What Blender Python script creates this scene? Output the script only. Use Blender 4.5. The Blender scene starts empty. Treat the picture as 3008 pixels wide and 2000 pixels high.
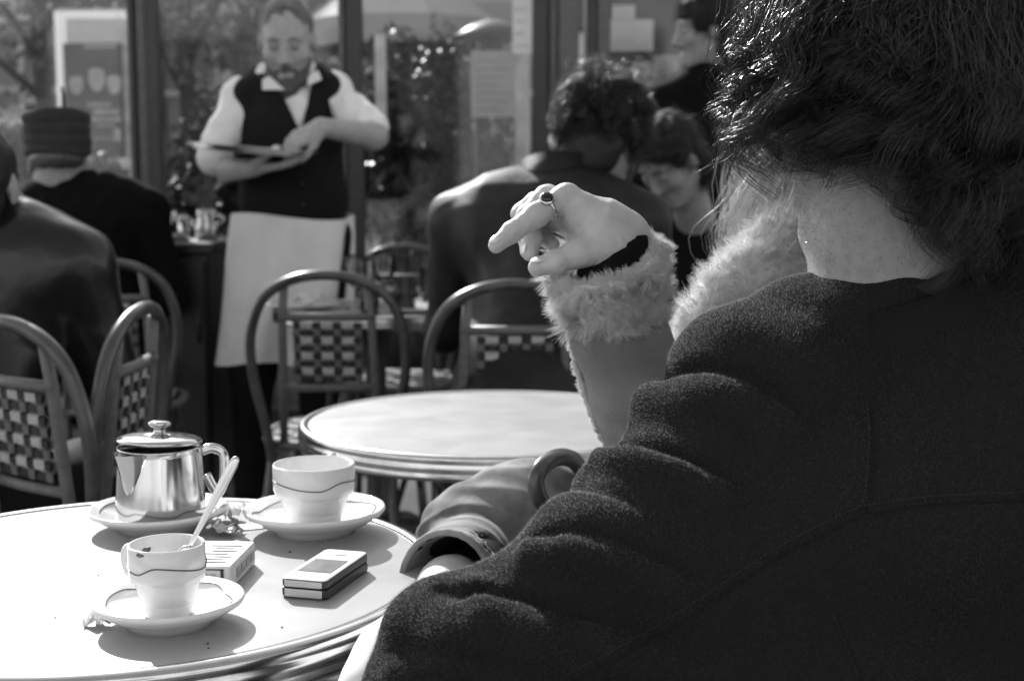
import bpy, math, random
import numpy as np
from mathutils import Vector, Matrix
random.seed(7); rng = np.random.default_rng(7)
SC = bpy.context.scene
COL = SC.collection

# ------------------------------------------------------------------ camera, sky, sun, exposure
CAMZ, PITCH, ROLL, FMM, SENS = 1.10, math.radians(6.65), math.radians(0.1), 32.0, 23.7
cam_data = bpy.data.cameras.new('camera'); cam = bpy.data.objects.new('camera', cam_data)
COL.objects.link(cam); SC.camera = cam
cam.location = (0, 0, CAMZ)
cam.rotation_mode = 'XYZ'; cam.rotation_euler = (math.pi/2 - PITCH, ROLL, 0)
cam_data.lens = FMM; cam_data.sensor_width = SENS; cam_data.sensor_fit = 'HORIZONTAL'
cam_data.clip_start = 0.05; cam_data.clip_end = 400
cam_data.dof.use_dof = True; cam_data.dof.focus_distance = 1.19
cam_data.dof.aperture_fstop = 4.6; cam_data.dof.aperture_blades = 7

SUN_EL, SUN_AZ = math.radians(33.5), math.atan2(-0.43, 0.90)        # azimuth from +Y towards +X
SUN = Vector((math.sin(SUN_AZ)*math.cos(SUN_EL), math.cos(SUN_AZ)*math.cos(SUN_EL), math.sin(SUN_EL)))
world = bpy.data.worlds.new('World'); SC.world = world; world.use_nodes = True
wn = world.node_tree; wn.nodes.clear()
sky = wn.nodes.new('ShaderNodeTexSky'); sky.sky_type = 'NISHITA'; sky.sun_disc = False
sky.sun_elevation = SUN_EL; sky.sun_rotation = SUN_AZ
bw = wn.nodes.new('ShaderNodeRGBToBW'); bg = wn.nodes.new('ShaderNodeBackground'); wo = wn.nodes.new('ShaderNodeOutputWorld')
wn.links.new(sky.outputs[0], bw.inputs[0]); wn.links.new(bw.outputs[0], bg.inputs[0]); wn.links.new(bg.outputs[0], wo.inputs[0])
bg.inputs[1].default_value = 0.15
sl = bpy.data.lights.new('sun', 'SUN'); sl.energy = 3.5; sl.angle = math.radians(0.53); sl.color = (1, 1, 1)
so = bpy.data.objects.new('sun', sl); COL.objects.link(so); so.location = (-4, 8, 6)
so.rotation_euler = (-SUN).to_track_quat('-Z', 'Y').to_euler()
vs = SC.view_settings; vs.view_transform = 'Standard'; vs.look = 'None'; vs.exposure = 1.12; vs.gamma = 1.0; vs.use_curve_mapping = False
SC.cycles.use_denoising = True
SC.cycles.max_bounces = 8; SC.cycles.transparent_max_bounces = 16
SC.cycles.sample_clamp_indirect = 4.0; SC.cycles.caustics_reflective = False; SC.cycles.caustics_refractive = False

# ------------------------------------------------------------------ photo pixel (3008x2000) -> world point at a known distance
FPX = 3008*FMM/SENS
def ray(px, py):
    x = (px-1504)/FPX; y = -(py-1000)/FPX
    c, s = math.cos(ROLL), math.sin(ROLL); x, y = c*x-s*y, s*x+c*y
    cp, sp = math.cos(PITCH), math.sin(PITCH)
    return np.array([x, cp+y*sp, -sp+y*cp])
def A(px, py, y):
    d = ray(px, py); return d*(y/d[1]) + np.array([0, 0, CAMZ])
def Z(px, py, z):
    d = ray(px, py); return d*((z-CAMZ)/d[2]) + np.array([0, 0, CAMZ])

# ------------------------------------------------------------------ materials (a black and white place: every colour is a grey)
def M(name, v, rough=.6, metal=0., var=.12, scale=30., bump=0., bscale=200., spec=.5, sheen=0., coat=0., trans=0., stretch=None, subs=0., rvar=0.):
    m = bpy.data.materials.new(name); m.use_nodes = True
    nt = m.node_tree; b = nt.nodes['Principled BSDF']
    b.inputs['Roughness'].default_value = rough; b.inputs['Metallic'].default_value = metal
    b.inputs['Specular IOR Level'].default_value = spec
    b.inputs['Base Color'].default_value = (v, v, v, 1)
    if sheen: b.inputs['Sheen Weight'].default_value = sheen; b.inputs['Sheen Roughness'].default_value = .4
    if coat: b.inputs['Coat Weight'].default_value = coat; b.inputs['Coat Roughness'].default_value = .08
    if trans: b.inputs['Transmission Weight'].default_value = trans
    if subs:
        b.inputs['Subsurface Weight'].default_value = subs; b.inputs['Subsurface Radius'].default_value = (.006, .006, .006); b.inputs['Subsurface Scale'].default_value = 1.0
    tc = nt.nodes.new('ShaderNodeTexCoord'); src = tc.outputs['Object']
    if stretch:
        mp = nt.nodes.new('ShaderNodeMapping'); mp.inputs['Scale'].default_value = stretch
        nt.links.new(src, mp.inputs[0]); src = mp.outputs[0]
    if var:
        n = nt.nodes.new('ShaderNodeTexNoise'); n.inputs['Scale'].default_value = scale; n.inputs['Detail'].default_value = 6
        nt.links.new(src, n.inputs['Vector'])
        r = nt.nodes.new('ShaderNodeMapRange'); r.inputs[1].default_value = .3; r.inputs[2].default_value = .7
        r.inputs[3].default_value = max(0, v*(1-var)); r.inputs[4].default_value = min(1, v*(1+var))
        nt.links.new(n.outputs['Fac'], r.inputs[0])
        cb = nt.nodes.new('ShaderNodeCombineColor')
        for i in range(3): nt.links.new(r.outputs[0], cb.inputs[i])
        nt.links.new(cb.outputs[0], b.inputs['Base Color'])
        m['val'] = v
    if rvar:
        n3 = nt.nodes.new('ShaderNodeTexNoise'); n3.inputs['Scale'].default_value = 9; n3.inputs['Detail'].default_value = 8; n3.inputs['Distortion'].default_value = 1.5
        nt.links.new(src, n3.inputs['Vector'])
        r3 = nt.nodes.new('ShaderNodeMapRange'); r3.inputs[1].default_value = .35; r3.inputs[2].default_value = .65; r3.inputs[3].default_value = rough-rvar; r3.inputs[4].default_value = rough+rvar
        nt.links.new(n3.outputs['Fac'], r3.inputs[0]); nt.links.new(r3.outputs[0], b.inputs['Roughness'])
    if bump:
        n2 = nt.nodes.new('ShaderNodeTexNoise'); n2.inputs['Scale'].default_value = bscale; n2.inputs['Detail'].default_value = 4
        nt.links.new(src, n2.inputs['Vector'])
        bp = nt.nodes.new('ShaderNodeBump'); bp.inputs['Strength'].default_value = bump; bp.inputs['Distance'].default_value = .002
        nt.links.new(n2.outputs['Fac'], bp.inputs['Height']); nt.links.new(bp.outputs[0], b.inputs['Normal'])
    return m

MAT = dict(
    laminate=M('laminate', .33, .36, var=.07, scale=14, bump=.04, bscale=60, spec=.5, rvar=.035),
    rim=M('ribbed_aluminium', .62, .22, 1, var=.1, scale=60, bump=.02, bscale=300),
    iron=M('painted_iron', .035, .4, var=.2),
    china=M('white_china', .74, .12, var=.02, spec=.55),
    glaze_line=M('glaze_line', .09, .25, var=.1),
    coffee=M('coffee_residue', .10, .3, var=.4, scale=200),
    steel=M('polished_steel', .56, .15, 1, var=.05, scale=20, bump=.015, bscale=50),
    steel_soft=M('brushed_steel', .66, .3, 1, var=.08),
    paper=M('paper', .75, .7, var=.08, scale=60),
    print_dark=M('printed_ink', .06, .6, var=.2),
    print_mid=M('printed_tone', .42, .6, var=.25, scale=90),
    foil=M('foil', .6, .3, .7, var=.3, scale=120),
    phone_light=M('phone_shell', .62, .3, .3, var=.04, spec=.6),
    phone_dark=M('phone_body', .02, .35, var=.1),
    screen=M('phone_screen', .22, .12, 0, var=.25, scale=40, spec=.7),
    wool=M('wool_cloth', .0185, .95, var=.25, scale=700, bump=.9, bscale=900, spec=.04),
    wool_hair=None,
    shirt_dark=M('dark_shirt', .012, .9, var=.2),
    thread=M('thread', .028, .6, var=.2),
    skin=M('skin', .46, .45, var=.09, scale=70, bump=.12, bscale=420, subs=.12, spec=.4),
    skin_tan=M('skin_tan', .27, .5, var=.12, scale=60, bump=.15, bscale=500, subs=.1, spec=.4),
    skin_mid=M('skin_mid', .36, .5, var=.12, scale=60, bump=.15, bscale=500, subs=.1, spec=.4),
    skin_neck=M('skin_neck', .26, .5, var=.13, scale=110, bump=.25, bscale=700, subs=.1, spec=.4),
    nail=M('nail', .52, .25, var=.04),
    hair_dark=M('dark_hair', .006, .24, var=.4, scale=80, spec=.7),
    hair_black=M('black_hair', .004, .6, var=.3, spec=.4),
    hair_light=M('fair_hair', .42, .4, var=.3, scale=80),
    hair_brown=M('brown_hair', .07, .4, var=.4, scale=90, spec=.6),
    beard=M('beard', .07, .7, var=.4, scale=120),
    suede=M('suede', .22, .85, var=.3, scale=11, bump=.4, bscale=350, sheen=.2, spec=.15),
    fleece=M('fleece', .58, .9, var=.2, scale=90, spec=.1),
    rib=M('black_rib', .008, .95, var=.2, spec=.1),
    denim=M('denim', .19, .85, var=.55, scale=20, bump=.4, bscale=700, spec=.15),
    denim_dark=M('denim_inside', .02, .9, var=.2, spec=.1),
    silver=M('silver', .5, .25, 1, var=.2),
    onyx=M('dark_stone', .01, .15, var=.1),
    shirt=M('white_cotton', .80, .8, var=.05, scale=25, bump=.2, bscale=60),
    apron=M('apron_cotton', .74, .85, var=.06, scale=12, bump=.25, bscale=40),
    vest=M('black_waistcoat', .008, .8, var=.2, spec=.2),
    trousers=M('black_trousers', .008, .85, var=.2, spec=.2),
    black_coat=M('black_coat', .005, .9, var=.3, spec=.1),
    leather=M('leather', .010, .27, var=.3, scale=25, bump=.3, bscale=60, spec=.45),
    jacket=M('dull_leather', .011, .58, var=.3, scale=25, bump=.3, bscale=70, spec=.3),
    hat=M('hat_cloth', .022, .85, var=.4, scale=30, stretch=(1, 1, 8)),
    cane=M('rattan_cane', .06, .28, var=.35, scale=25, spec=.6),
    cane_light=M('woven_light', .42, .5, var=.2, scale=80),
    cane_mid=M('woven_mid', .12, .5, var=.2, scale=80),
    cane_dark=M('woven_dark', .007, .5, var=.2, scale=80),
    cabinet=M('black_lacquer', .008, .4, var=.2),
    glass_thin=None,
    frame=M('dark_frame', .03, .45, var=.2),
    frame_mid=M('grey_frame', .10, .45, var=.2),
    stone=M('pale_stone', .64, .85, var=.25, scale=1.2),
    stone_dark=M('old_stone', .40, .9, var=.3, scale=2),
    zinc=M('zinc_roof', .14, .6, var=.2),
    window=M('far_window', .16, .15, var=.3, scale=1),
    pavement=M('pavement', .085, .8, var=.35, scale=5, bump=.3, bscale=90),
    asphalt=M('asphalt', .05, .85, var=.3, scale=6),
    bark=M('bark', .05, .9, var=.3),
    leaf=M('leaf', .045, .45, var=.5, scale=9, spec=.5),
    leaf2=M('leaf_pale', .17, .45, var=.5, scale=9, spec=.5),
    pot=M('planter', .03, .7, var=.3),
    awning=M('pale_canvas', .42, .85, var=.1, scale=2),
    poster_dark=M('poster_dark', .035, .5, var=.5, scale=4),
    poster_pale=M('poster_pale', .48, .5, var=.3, scale=9),
    render_wall=M('rendered_wall', .58, .9, var=.2, scale=1.5),
    white_sheet=M('white_sheet', .70, .7, var=.08, scale=8),
)
def glass_mat(name, tint=.93, gloss=.06):
    m = bpy.data.materials.new(name); m.use_nodes = True; nt = m.node_tree; nt.nodes.clear()
    o = nt.nodes.new('ShaderNodeOutputMaterial'); mx = nt.nodes.new('ShaderNodeMixShader')
    t = nt.nodes.new('ShaderNodeBsdfTransparent'); t.inputs[0].default_value = (tint, tint, tint, 1)
    g = nt.nodes.new('ShaderNodeBsdfGlossy'); g.inputs['Roughness'].default_value = gloss; g.inputs[0].default_value = (.9, .9, .9, 1)
    f = nt.nodes.new('ShaderNodeFresnel'); f.inputs[0].default_value = 1.45
    nt.links.new(f.outputs[0], mx.inputs[0]); nt.links.new(t.outputs[0], mx.inputs[1]); nt.links.new(g.outputs[0], mx.inputs[2]); nt.links.new(mx.outputs[0], o.inputs[0])
    return m
def fibre_mat(name, v, tr):
    m = bpy.data.materials.new(name); m.use_nodes = True; nt = m.node_tree; nt.nodes.clear()
    o = nt.nodes.new('ShaderNodeOutputMaterial'); ad = nt.nodes.new('ShaderNodeAddShader')
    d = nt.nodes.new('ShaderNodeBsdfDiffuse'); d.inputs[0].default_value = (v, v, v, 1)
    t = nt.nodes.new('ShaderNodeBsdfTranslucent'); t.inputs[0].default_value = (tr, tr, tr, 1)
    nt.links.new(d.outputs[0], ad.inputs[0]); nt.links.new(t.outputs[0], ad.inputs[1]); nt.links.new(ad.outputs[0], o.inputs[0])
    return m
MAT['wool_hair'] = fibre_mat('wool_nap', .045, .15)
MAT['fleece_hair'] = fibre_mat('fleece_fibre', .48, .42)
MAT['glass_thin'] = glass_mat('pane_glass', .90, .05)
MAT['glass_ware'] = glass_mat('drinking_glass', .82, .02)

# ------------------------------------------------------------------ objects
def tag(o, label=None, cat=None, group=None, kind=None):
    if label: o['label'] = label
    if cat: o['category'] = cat
    if group: o['group'] = group
    if kind: o['kind'] = kind
    return o
def thing(name, label, cat, loc=(0, 0, 0), rotz=0., group=None):
    o = bpy.data.objects.new(name, None); COL.objects.link(o)
    o.empty_display_size = .05
    o.location = [float(c) for c in loc]; o.rotation_euler = (0, 0, rotz)
    return tag(o, label, cat, group)
def chain_loc(p):
    v = np.zeros(3)
    while p is not None:
        v = v + np.array(p.location); p = p.parent
    return v
def mesh(name, V, Fs, mat, smooth=True):
    me = bpy.data.meshes.new(name)
    V = np.asarray(V, dtype=np.float32)
    if isinstance(Fs, np.ndarray):
        n, k = Fs.shape
        me.vertices.add(len(V)); me.vertices.foreach_set('co', V.ravel())
        me.loops.add(n*k); me.loops.foreach_set('vertex_index', Fs.astype(np.int32).ravel())
        me.polygons.add(n); me.polygons.foreach_set('loop_start', np.arange(0, n*k, k, dtype=np.int32))
        me.update(calc_edges=True)
    else:
        me.from_pydata(V.tolist(), [], Fs); me.update()
    if smooth: me.polygons.foreach_set('use_smooth', np.ones(len(me.polygons), dtype=bool))
    if mat is not None: me.materials.append(MAT[mat] if isinstance(mat, str) else mat)
    return me
def add(name, VF, mat, parent=None, local=False, smooth=True, kind=None, label=None):
    V, Fs = VF; V = np.array(V, dtype=np.float64)
    if parent is not None and not local: V = V - chain_loc(parent)
    o = bpy.data.objects.new(name, mesh(name, V, Fs, mat, smooth)); COL.objects.link(o)
    if parent is not None: o.parent = parent
    if kind: o['kind'] = kind
    if label: o['label'] = label
    return o
def inst(name, me, parent, loc=(0, 0, 0), rot=(0, 0, 0), scale=(1, 1, 1)):
    o = bpy.data.objects.new(name, me); COL.objects.link(o); o.parent = parent
    o.location = loc; o.rotation_euler = rot; o.scale = scale
    return o
def copy_tree(o, parent=None):
    c = o.copy(); COL.objects.link(c); c.parent = parent
    for ch in o.children: copy_tree(ch, c)
    return c

# ------------------------------------------------------------------ mesh makers: each returns (verts, faces)
def join(*parts):
    V, Fs, n = [], [], 0
    for v, f in parts:
        v = np.asarray(v, float); V.append(v); Fs += [tuple(int(i)+n for i in q) for q in f]; n += len(v)
    return np.concatenate(V), Fs
def box(lo, hi, bev=0.):
    lo = np.array(lo, float); hi = np.array(hi, float)
    if not bev:
        V = np.array([[x, y, z] for z in (lo[2], hi[2]) for y in (lo[1], hi[1]) for x in (lo[0], hi[0])])
        return V, [(0, 2, 3, 1), (4, 5, 7, 6), (0, 1, 5, 4), (1, 3, 7, 5), (3, 2, 6, 7), (2, 0, 4, 6)]
    b = bev; x0, y0, z0 = lo; x1, y1, z1 = hi
    def ring(i, z): 
        return [(x0+i+b, y0+i, z), (x1-i-b, y0+i, z), (x1-i, y0+i+b, z), (x1-i, y1-i-b, z), (x1-i-b, y1-i, z), (x0+i+b, y1-i, z), (x0+i, y1-i-b, z), (x0+i, y0+i+b, z)]
    V = ring(b*.6, z0)+ring(0, z0+b)+ring(0, z1-b)+ring(b*.6, z1)
    Fs = [tuple(reversed(range(8))), tuple(range(24, 32))]
    for r in range(3):
        for i in range(8): Fs.append((r*8+i, r*8+(i+1) % 8, r*8+8+(i+1) % 8, r*8+8+i))
    return np.array(V), Fs
def lathe(prof, n=48, c=(0, 0, 0), closed=False):
    P = np.array(prof, float); m = len(P)
    a = np.linspace(0, 2*np.pi, n, endpoint=False)
    V = np.stack([np.outer(P[:, 0], np.cos(a)), np.outer(P[:, 0], np.sin(a)), np.repeat(P[:, 1:2], n, 1)], -1).reshape(-1, 3)+np.array(c)
    Fs = []
    for i in range(m-1 if not closed else m):
        j = (i+1) % m
        for k in range(n): Fs.append((i*n+k, i*n+(k+1) % n, j*n+(k+1) % n, j*n+k))
    return V, Fs
def catmull(P, n=8):
    P = np.array(P, float); Q = np.vstack([2*P[0]-P[1], P, 2*P[-1]-P[-2]]); out = []
    for i in range(1, len(Q)-2):
        for t in np.linspace(0, 1, n, endpoint=False):
            p0, p1, p2, p3 = Q[i-1], Q[i], Q[i+1], Q[i+2]
            out.append(.5*((2*p1)+(-p0+p2)*t+(2*p0-5*p1+4*p2-p3)*t*t+(-p0+3*p1-3*p2+p3)*t**3))
    out.append(P[-1]); return np.array(out)
def tube(P, r, n=10, flat=1., caps=True, up=(0, 0, 1)):
    P = np.array(P, float); m = len(P); r = np.broadcast_to(np.array(r, float), (m,))
    T = np.gradient(P, axis=0); T /= np.linalg.norm(T, axis=1)[:, None]+1e-12
    u = np.array(up, float)
    if abs(T[0]@u) > .95: u = np.array([1., 0, 0])
    V = []
    a = np.linspace(0, 2*np.pi, n, endpoint=False)
    N = u-T[0]*(T[0]@u); N /= np.linalg.norm(N)
    for i in range(m):
        N = N-T[i]*(T[i]@N); N /= np.linalg.norm(N)+1e-12; B = np.cross(T[i], N)
        V.append(P[i]+r[i]*(np.outer(np.cos(a), N)*flat+np.outer(np.sin(a), B)))
    V = np.concatenate(V); Fs = []
    for i in range(m-1):
        for k in range(n): Fs.append((i*n+k, i*n+(k+1) % n, (i+1)*n+(k+1) % n, (i+1)*n+k))
    if caps: Fs += [tuple(reversed(range(n))), tuple(range((m-1)*n, m*n))]
    return V, Fs
def ellipsoid(c, r, n=16, R=None):
    V, Fs = [], []
    for i in range(n+1):
        th = np.pi*i/n
        for k in range(2*n):
            ph = np.pi*k/n; V.append((math.sin(th)*math.cos(ph), math.sin(th)*math.sin(ph), math.cos(th)))
    V = np.array(V)*np.array(r)
    if R is not None: V = V@np.array(R).T
    for i in range(n):
        for k in range(2*n): Fs.append((i*2*n+k, (i+1)*2*n+k, (i+1)*2*n+(k+1) % (2*n), i*2*n+(k+1) % (2*n)))
    return V+np.array(c), Fs
def rotz(V, a, c=(0, 0, 0)):
    c = np.array(c); V = np.array(V, float)-c; ca, sa = math.cos(a), math.sin(a)
    return np.stack([ca*V[:, 0]-sa*V[:, 1], sa*V[:, 0]+ca*V[:, 1], V[:, 2]], 1)+c
def norm(v): v = np.array(v, float); return v/np.linalg.norm(v)

# ------------------------------------------------------------------ soft solids: signed distances on a grid, skinned with surface nets
class Soft:
    def __init__(s, lo, hi, h):
        s.lo = np.array(lo, float); s.h = h
        n = np.ceil((np.array(hi, float)-s.lo)/h).astype(int)+1
        s.ax = [s.lo[i]+h*np.arange(n[i]) for i in range(3)]
        s.D = np.full(n, .5, np.float32)
    def _sl(s, lo, hi, pad):
        out = []
        for i in range(3):
            a = int(np.floor((lo[i]-pad-s.lo[i])/s.h)); b = int(np.ceil((hi[i]+pad-s.lo[i])/s.h))+1
            a = max(0, a); b = min(len(s.ax[i]), b)
            if b <= a: return None
            out.append(slice(a, b))
        return tuple(out)
    def _pts(s, sl):
        return [a.astype(np.float32) for a in np.meshgrid(*[s.ax[i][sl[i]] for i in range(3)], indexing='ij', sparse=True)]
    def _mix(s, sl, d, k, op):
        D = s.D[sl]
        if op == 'u':
            if k > 0:
                h = np.clip(.5+.5*(D-d)/k, 0, 1); s.D[sl] = D+(d-D)*h-k*h*(1-h)
            else: s.D[sl] = np.minimum(D, d)
        else:
            if k > 0:
                h = np.clip(.5-.5*(D+d)/k, 0, 1); s.D[sl] = D+(-d-D)*h+k*h*(1-h)
            else: s.D[sl] = np.maximum(D, -d)
    def cone(s, a, b, ra, rb, k=.02, op='u'):
        a = np.array(a, float); b = np.array(b, float); r = max(ra, rb)
        sl = s._sl(np.minimum(a, b), np.maximum(a, b), r+k+4*s.h)
        if sl is None: return s
        X, Y, Zz = s._pts(sl); ab = b-a; L = max(ab@ab, 1e-9)
        t = np.clip(((X-a[0])*ab[0]+(Y-a[1])*ab[1]+(Zz-a[2])*ab[2])/L, 0, 1)
        d = np.sqrt((X-a[0]-t*ab[0])**2+(Y-a[1]-t*ab[1])**2+(Zz-a[2]-t*ab[2])**2)-(ra+(rb-ra)*t)
        s._mix(sl, d.astype(np.float32), k, op); return s
    def chain(s, pts, rad, k=.02, op='u'):
        for i in range(len(pts)-1): s.cone(pts[i], pts[i+1], rad[i], rad[i+1], k, op)
        return s
    def ell(s, c, r, R=None, k=.02, op='u'):
        c = np.array(c, float); r = np.array(r, float); m = r.max()
        sl = s._sl(c-m, c+m, k+4*s.h)
        if sl is None: return s
        X, Y, Zz = s._pts(sl); P = [X-c[0], Y-c[1], Zz-c[2]]
        if R is not None:
            R = np.array(R, float); P = [P[0]*R[0, i]+P[1]*R[1, i]+P[2]*R[2, i] for i in range(3)]
        k0 = np.sqrt((P[0]/r[0])**2+(P[1]/r[1])**2+(P[2]/r[2])**2)
        k1 = np.sqrt((P[0]/r[0]**2)**2+(P[1]/r[1]**2)**2+(P[2]/r[2]**2)**2)+1e-6
        s._mix(sl, (k0*(k0-1)/k1).astype(np.float32), k, op); return s
    def cut(s, p, n):                       # remove the half space on the side n points to
        n = norm(n); X, Y, Zz = s._pts((slice(None),)*3)
        d = (X-p[0])*n[0]+(Y-p[1])*n[1]+(Zz-p[2])*n[2]
        s.D = np.maximum(s.D, d.astype(np.float32)); return s
    def mesh(s):
        D = np.pad(s.D, 1, constant_values=.5); lo = s.lo-s.h
        I = D < 0
        cnt = sum(I[x:I.shape[0]-1+x, y:I.shape[1]-1+y, z:I.shape[2]-1+z].astype(np.int8) for x in (0, 1) for y in (0, 1) for z in (0, 1))
        cells = np.argwhere((cnt > 0) & (cnt < 8))
        cid = -np.ones(cnt.shape, np.int32); cid[tuple(cells.T)] = np.arange(len(cells))
        C = [(x, y, z) for x in (0, 1) for y in (0, 1) for z in (0, 1)]
        val = {c: D[cells[:, 0]+c[0], cells[:, 1]+c[1], cells[:, 2]+c[2]] for c in C}
        acc = np.zeros((len(cells), 3)); num = np.zeros(len(cells))
        for a in C:
            for ax in range(3):
                if a[ax]: continue
                b = list(a); b[ax] = 1; b = tuple(b)
                va, vb = val[a], val[b]; m = (va < 0) != (vb < 0)
                t = np.where(m, va/np.where(m, va-vb, 1), 0)
                p = np.array(a, float)[None]+np.outer(t, np.array(b)-np.array(a))
                acc[m] += p[m]; num[m] += 1
        V = (cells+acc/num[:, None])*s.h+lo
        quads = []
        for ax in range(3):
            o1, o2 = [(1, 2), (2, 0), (0, 1)][ax]
            sl0 = [slice(None)]*3; sl1 = [slice(None)]*3
            sl0[ax] = slice(0, -1); sl1[ax] = slice(1, None)
            a, b = I[tuple(sl0)], I[tuple(sl1)]
            E = np.argwhere(a != b)
            E = E[(E[:, o1] > 0) & (E[:, o2] > 0) & (E[:, o1] < D.shape[o1]-1) & (E[:, o2] < D.shape[o2]-1)]
            s0 = a[tuple(E.T)]
            def cl(d1, d2):
                q = E.copy(); q[:, o1] -= d1; q[:, o2] -= d2; return cid[tuple(q.T)]
            q = np.stack([cl(1, 1), cl(0, 1), cl(0, 0), cl(1, 0)], 1)
            q[~s0] = q[~s0][:, ::-1]; quads.append(q)
        return V, np.concatenate(quads)
def normals(V, F):
    N = np.zeros_like(V); n = np.cross(V[F[:, 2]]-V[F[:, 0]], V[F[:, 3 if F.shape[1] == 4 else 1]]-V[F[:, 1 if F.shape[1] == 4 else 0]])
    for i in range(F.shape[1]): np.add.at(N, F[:, i], n)
    return N/(np.linalg.norm(N, axis=1)[:, None]+1e-12)
def relax(V, F, it=1, w=.5):
    E = np.concatenate([F[:, [i, (i+1) % F.shape[1]]] for i in range(F.shape[1])])
    for _ in range(it):
        S = np.zeros_like(V); c = np.zeros(len(V))
        np.add.at(S, E[:, 0], V[E[:, 1]]); np.add.at(S, E[:, 1], V[E[:, 0]])
        np.add.at(c, E[:, 0], 1); np.add.at(c, E[:, 1], 1)
        V = V*(1-w)+w*S/c[:, None]
    return V
def wob(V, f, seed=0):                     # smooth pseudo noise in [-1,1]
    r = np.random.default_rng(seed); out = 0
    for i in range(7):
        d = r.normal(size=3); d /= np.linalg.norm(d); out = out+np.sin(V@d*f*r.uniform(.6, 1.7)+r.uniform(0, 6.28)+1.5*np.sin(V@r.normal(size=3)*f*.35+r.uniform(0, 6)))
    return out/4.
def puff(VF, amp, f, seed=0, it=1):
    V, F = VF; V = relax(V, F, it) if it else V
    return V+normals(V, F)*(amp*wob(V, f, seed))[:, None], F
def scatter(V, F, n, mask=None, seed=1):
    r = np.random.default_rng(seed)
    T = np.concatenate([F[:, [0, 1, 2]], F[:, [0, 2, 3]]]) if F.shape[1] == 4 else F
    a = V[T]; c = np.cross(a[:, 1]-a[:, 0], a[:, 2]-a[:, 0]); ar = np.linalg.norm(c, axis=1)
    if mask is not None: ar = ar*mask(a.mean(1), c/(ar[:, None]+1e-12))
    i = r.choice(len(T), n, p=ar/ar.sum()); u, v = r.random(n), r.random(n); f = u+v > 1; u[f] = 1-u[f]; v[f] = 1-v[f]
    P = a[i, 0]+u[:, None]*(a[i, 1]-a[i, 0])+v[:, None]*(a[i, 2]-a[i, 0])
    Nn = c[i]/np.linalg.norm(c[i], axis=1)[:, None]
    return P, Nn
def nap(P, N, length, width, lean=.6, seed=2):   # one sliver triangle per fibre
    r = np.random.default_rng(seed); n = len(P)
    d = N+lean*r.normal(size=(n, 3)); d /= np.linalg.norm(d, axis=1)[:, None]
    s = np.cross(d, r.normal(size=(n, 3))); s /= np.linalg.norm(s, axis=1)[:, None]+1e-9
    L = length*r.uniform(.5, 1.3, n)[:, None]
    V = np.stack([P-s*width/2, P+s*width/2, P+d*L], 1).reshape(-1, 3)
    return V, np.arange(3*n).reshape(n, 3)
def ribbons(S, w, seed=3, taper=True):          # S: strands x points x 3 -> three sided slivers
    r = np.random.default_rng(seed); n, m, _ = S.shape
    T = np.gradient(S, axis=1); T /= np.linalg.norm(T, axis=2)[..., None]+1e-9
    ref = r.normal(size=(n, 1, 3)); B = np.cross(T, np.broadcast_to(ref, S.shape)); B /= np.linalg.norm(B, axis=2)[..., None]+1e-9
    C = np.cross(T, B)
    wd = np.asarray(w)*np.ones((n, 1)) if np.ndim(w) == 0 else np.asarray(w)[:, None]
    tp = wd*(np.linspace(1, .25, m)[None] if taper else np.ones((1, m)))
    V = np.stack([S+tp[..., None]*(math.cos(a)*B+math.sin(a)*C) for a in (0, 2.094, 4.189)], 2)   # n,m,3,3
    idx = np.arange(n*m*3).reshape(n, m, 3); Q = []
    for k in range(3):
        Q.append(np.stack([idx[:, :-1, k], idx[:, :-1, (k+1) % 3], idx[:, 1:, (k+1) % 3], idx[:, 1:, k]], -1).reshape(-1, 4))
    return V.reshape(-1, 3), np.concatenate(Q)
def axes(front, up=(0, 0, 1)):                   # columns: right, front, up
    f = norm(front); u = np.array(up, float); r = norm(np.cross(f, u)); u = np.cross(r, f)
    return np.stack([r, f, u], 1)

# ================================================================== THE SETTING
def sheet(name, x0, x1, y0, y1, z, mat, nx=1, ny=1):
    xs = np.linspace(x0, x1, nx+1); ys = np.linspace(y0, y1, ny+1)
    V = np.array([(x, y, z) for y in ys for x in xs]); Fs = [(j*(nx+1)+i, j*(nx+1)+i+1, (j+1)*(nx+1)+i+1, (j+1)*(nx+1)+i) for j in range(ny) for i in range(nx)]
    return tag(add(name, (V, Fs), mat), kind='structure')
sheet('ground', -150, 150, -60, 200, 0, 'pavement')
sheet('road', -150, 150, 9.2, 13.2, .004, 'asphalt')

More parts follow.
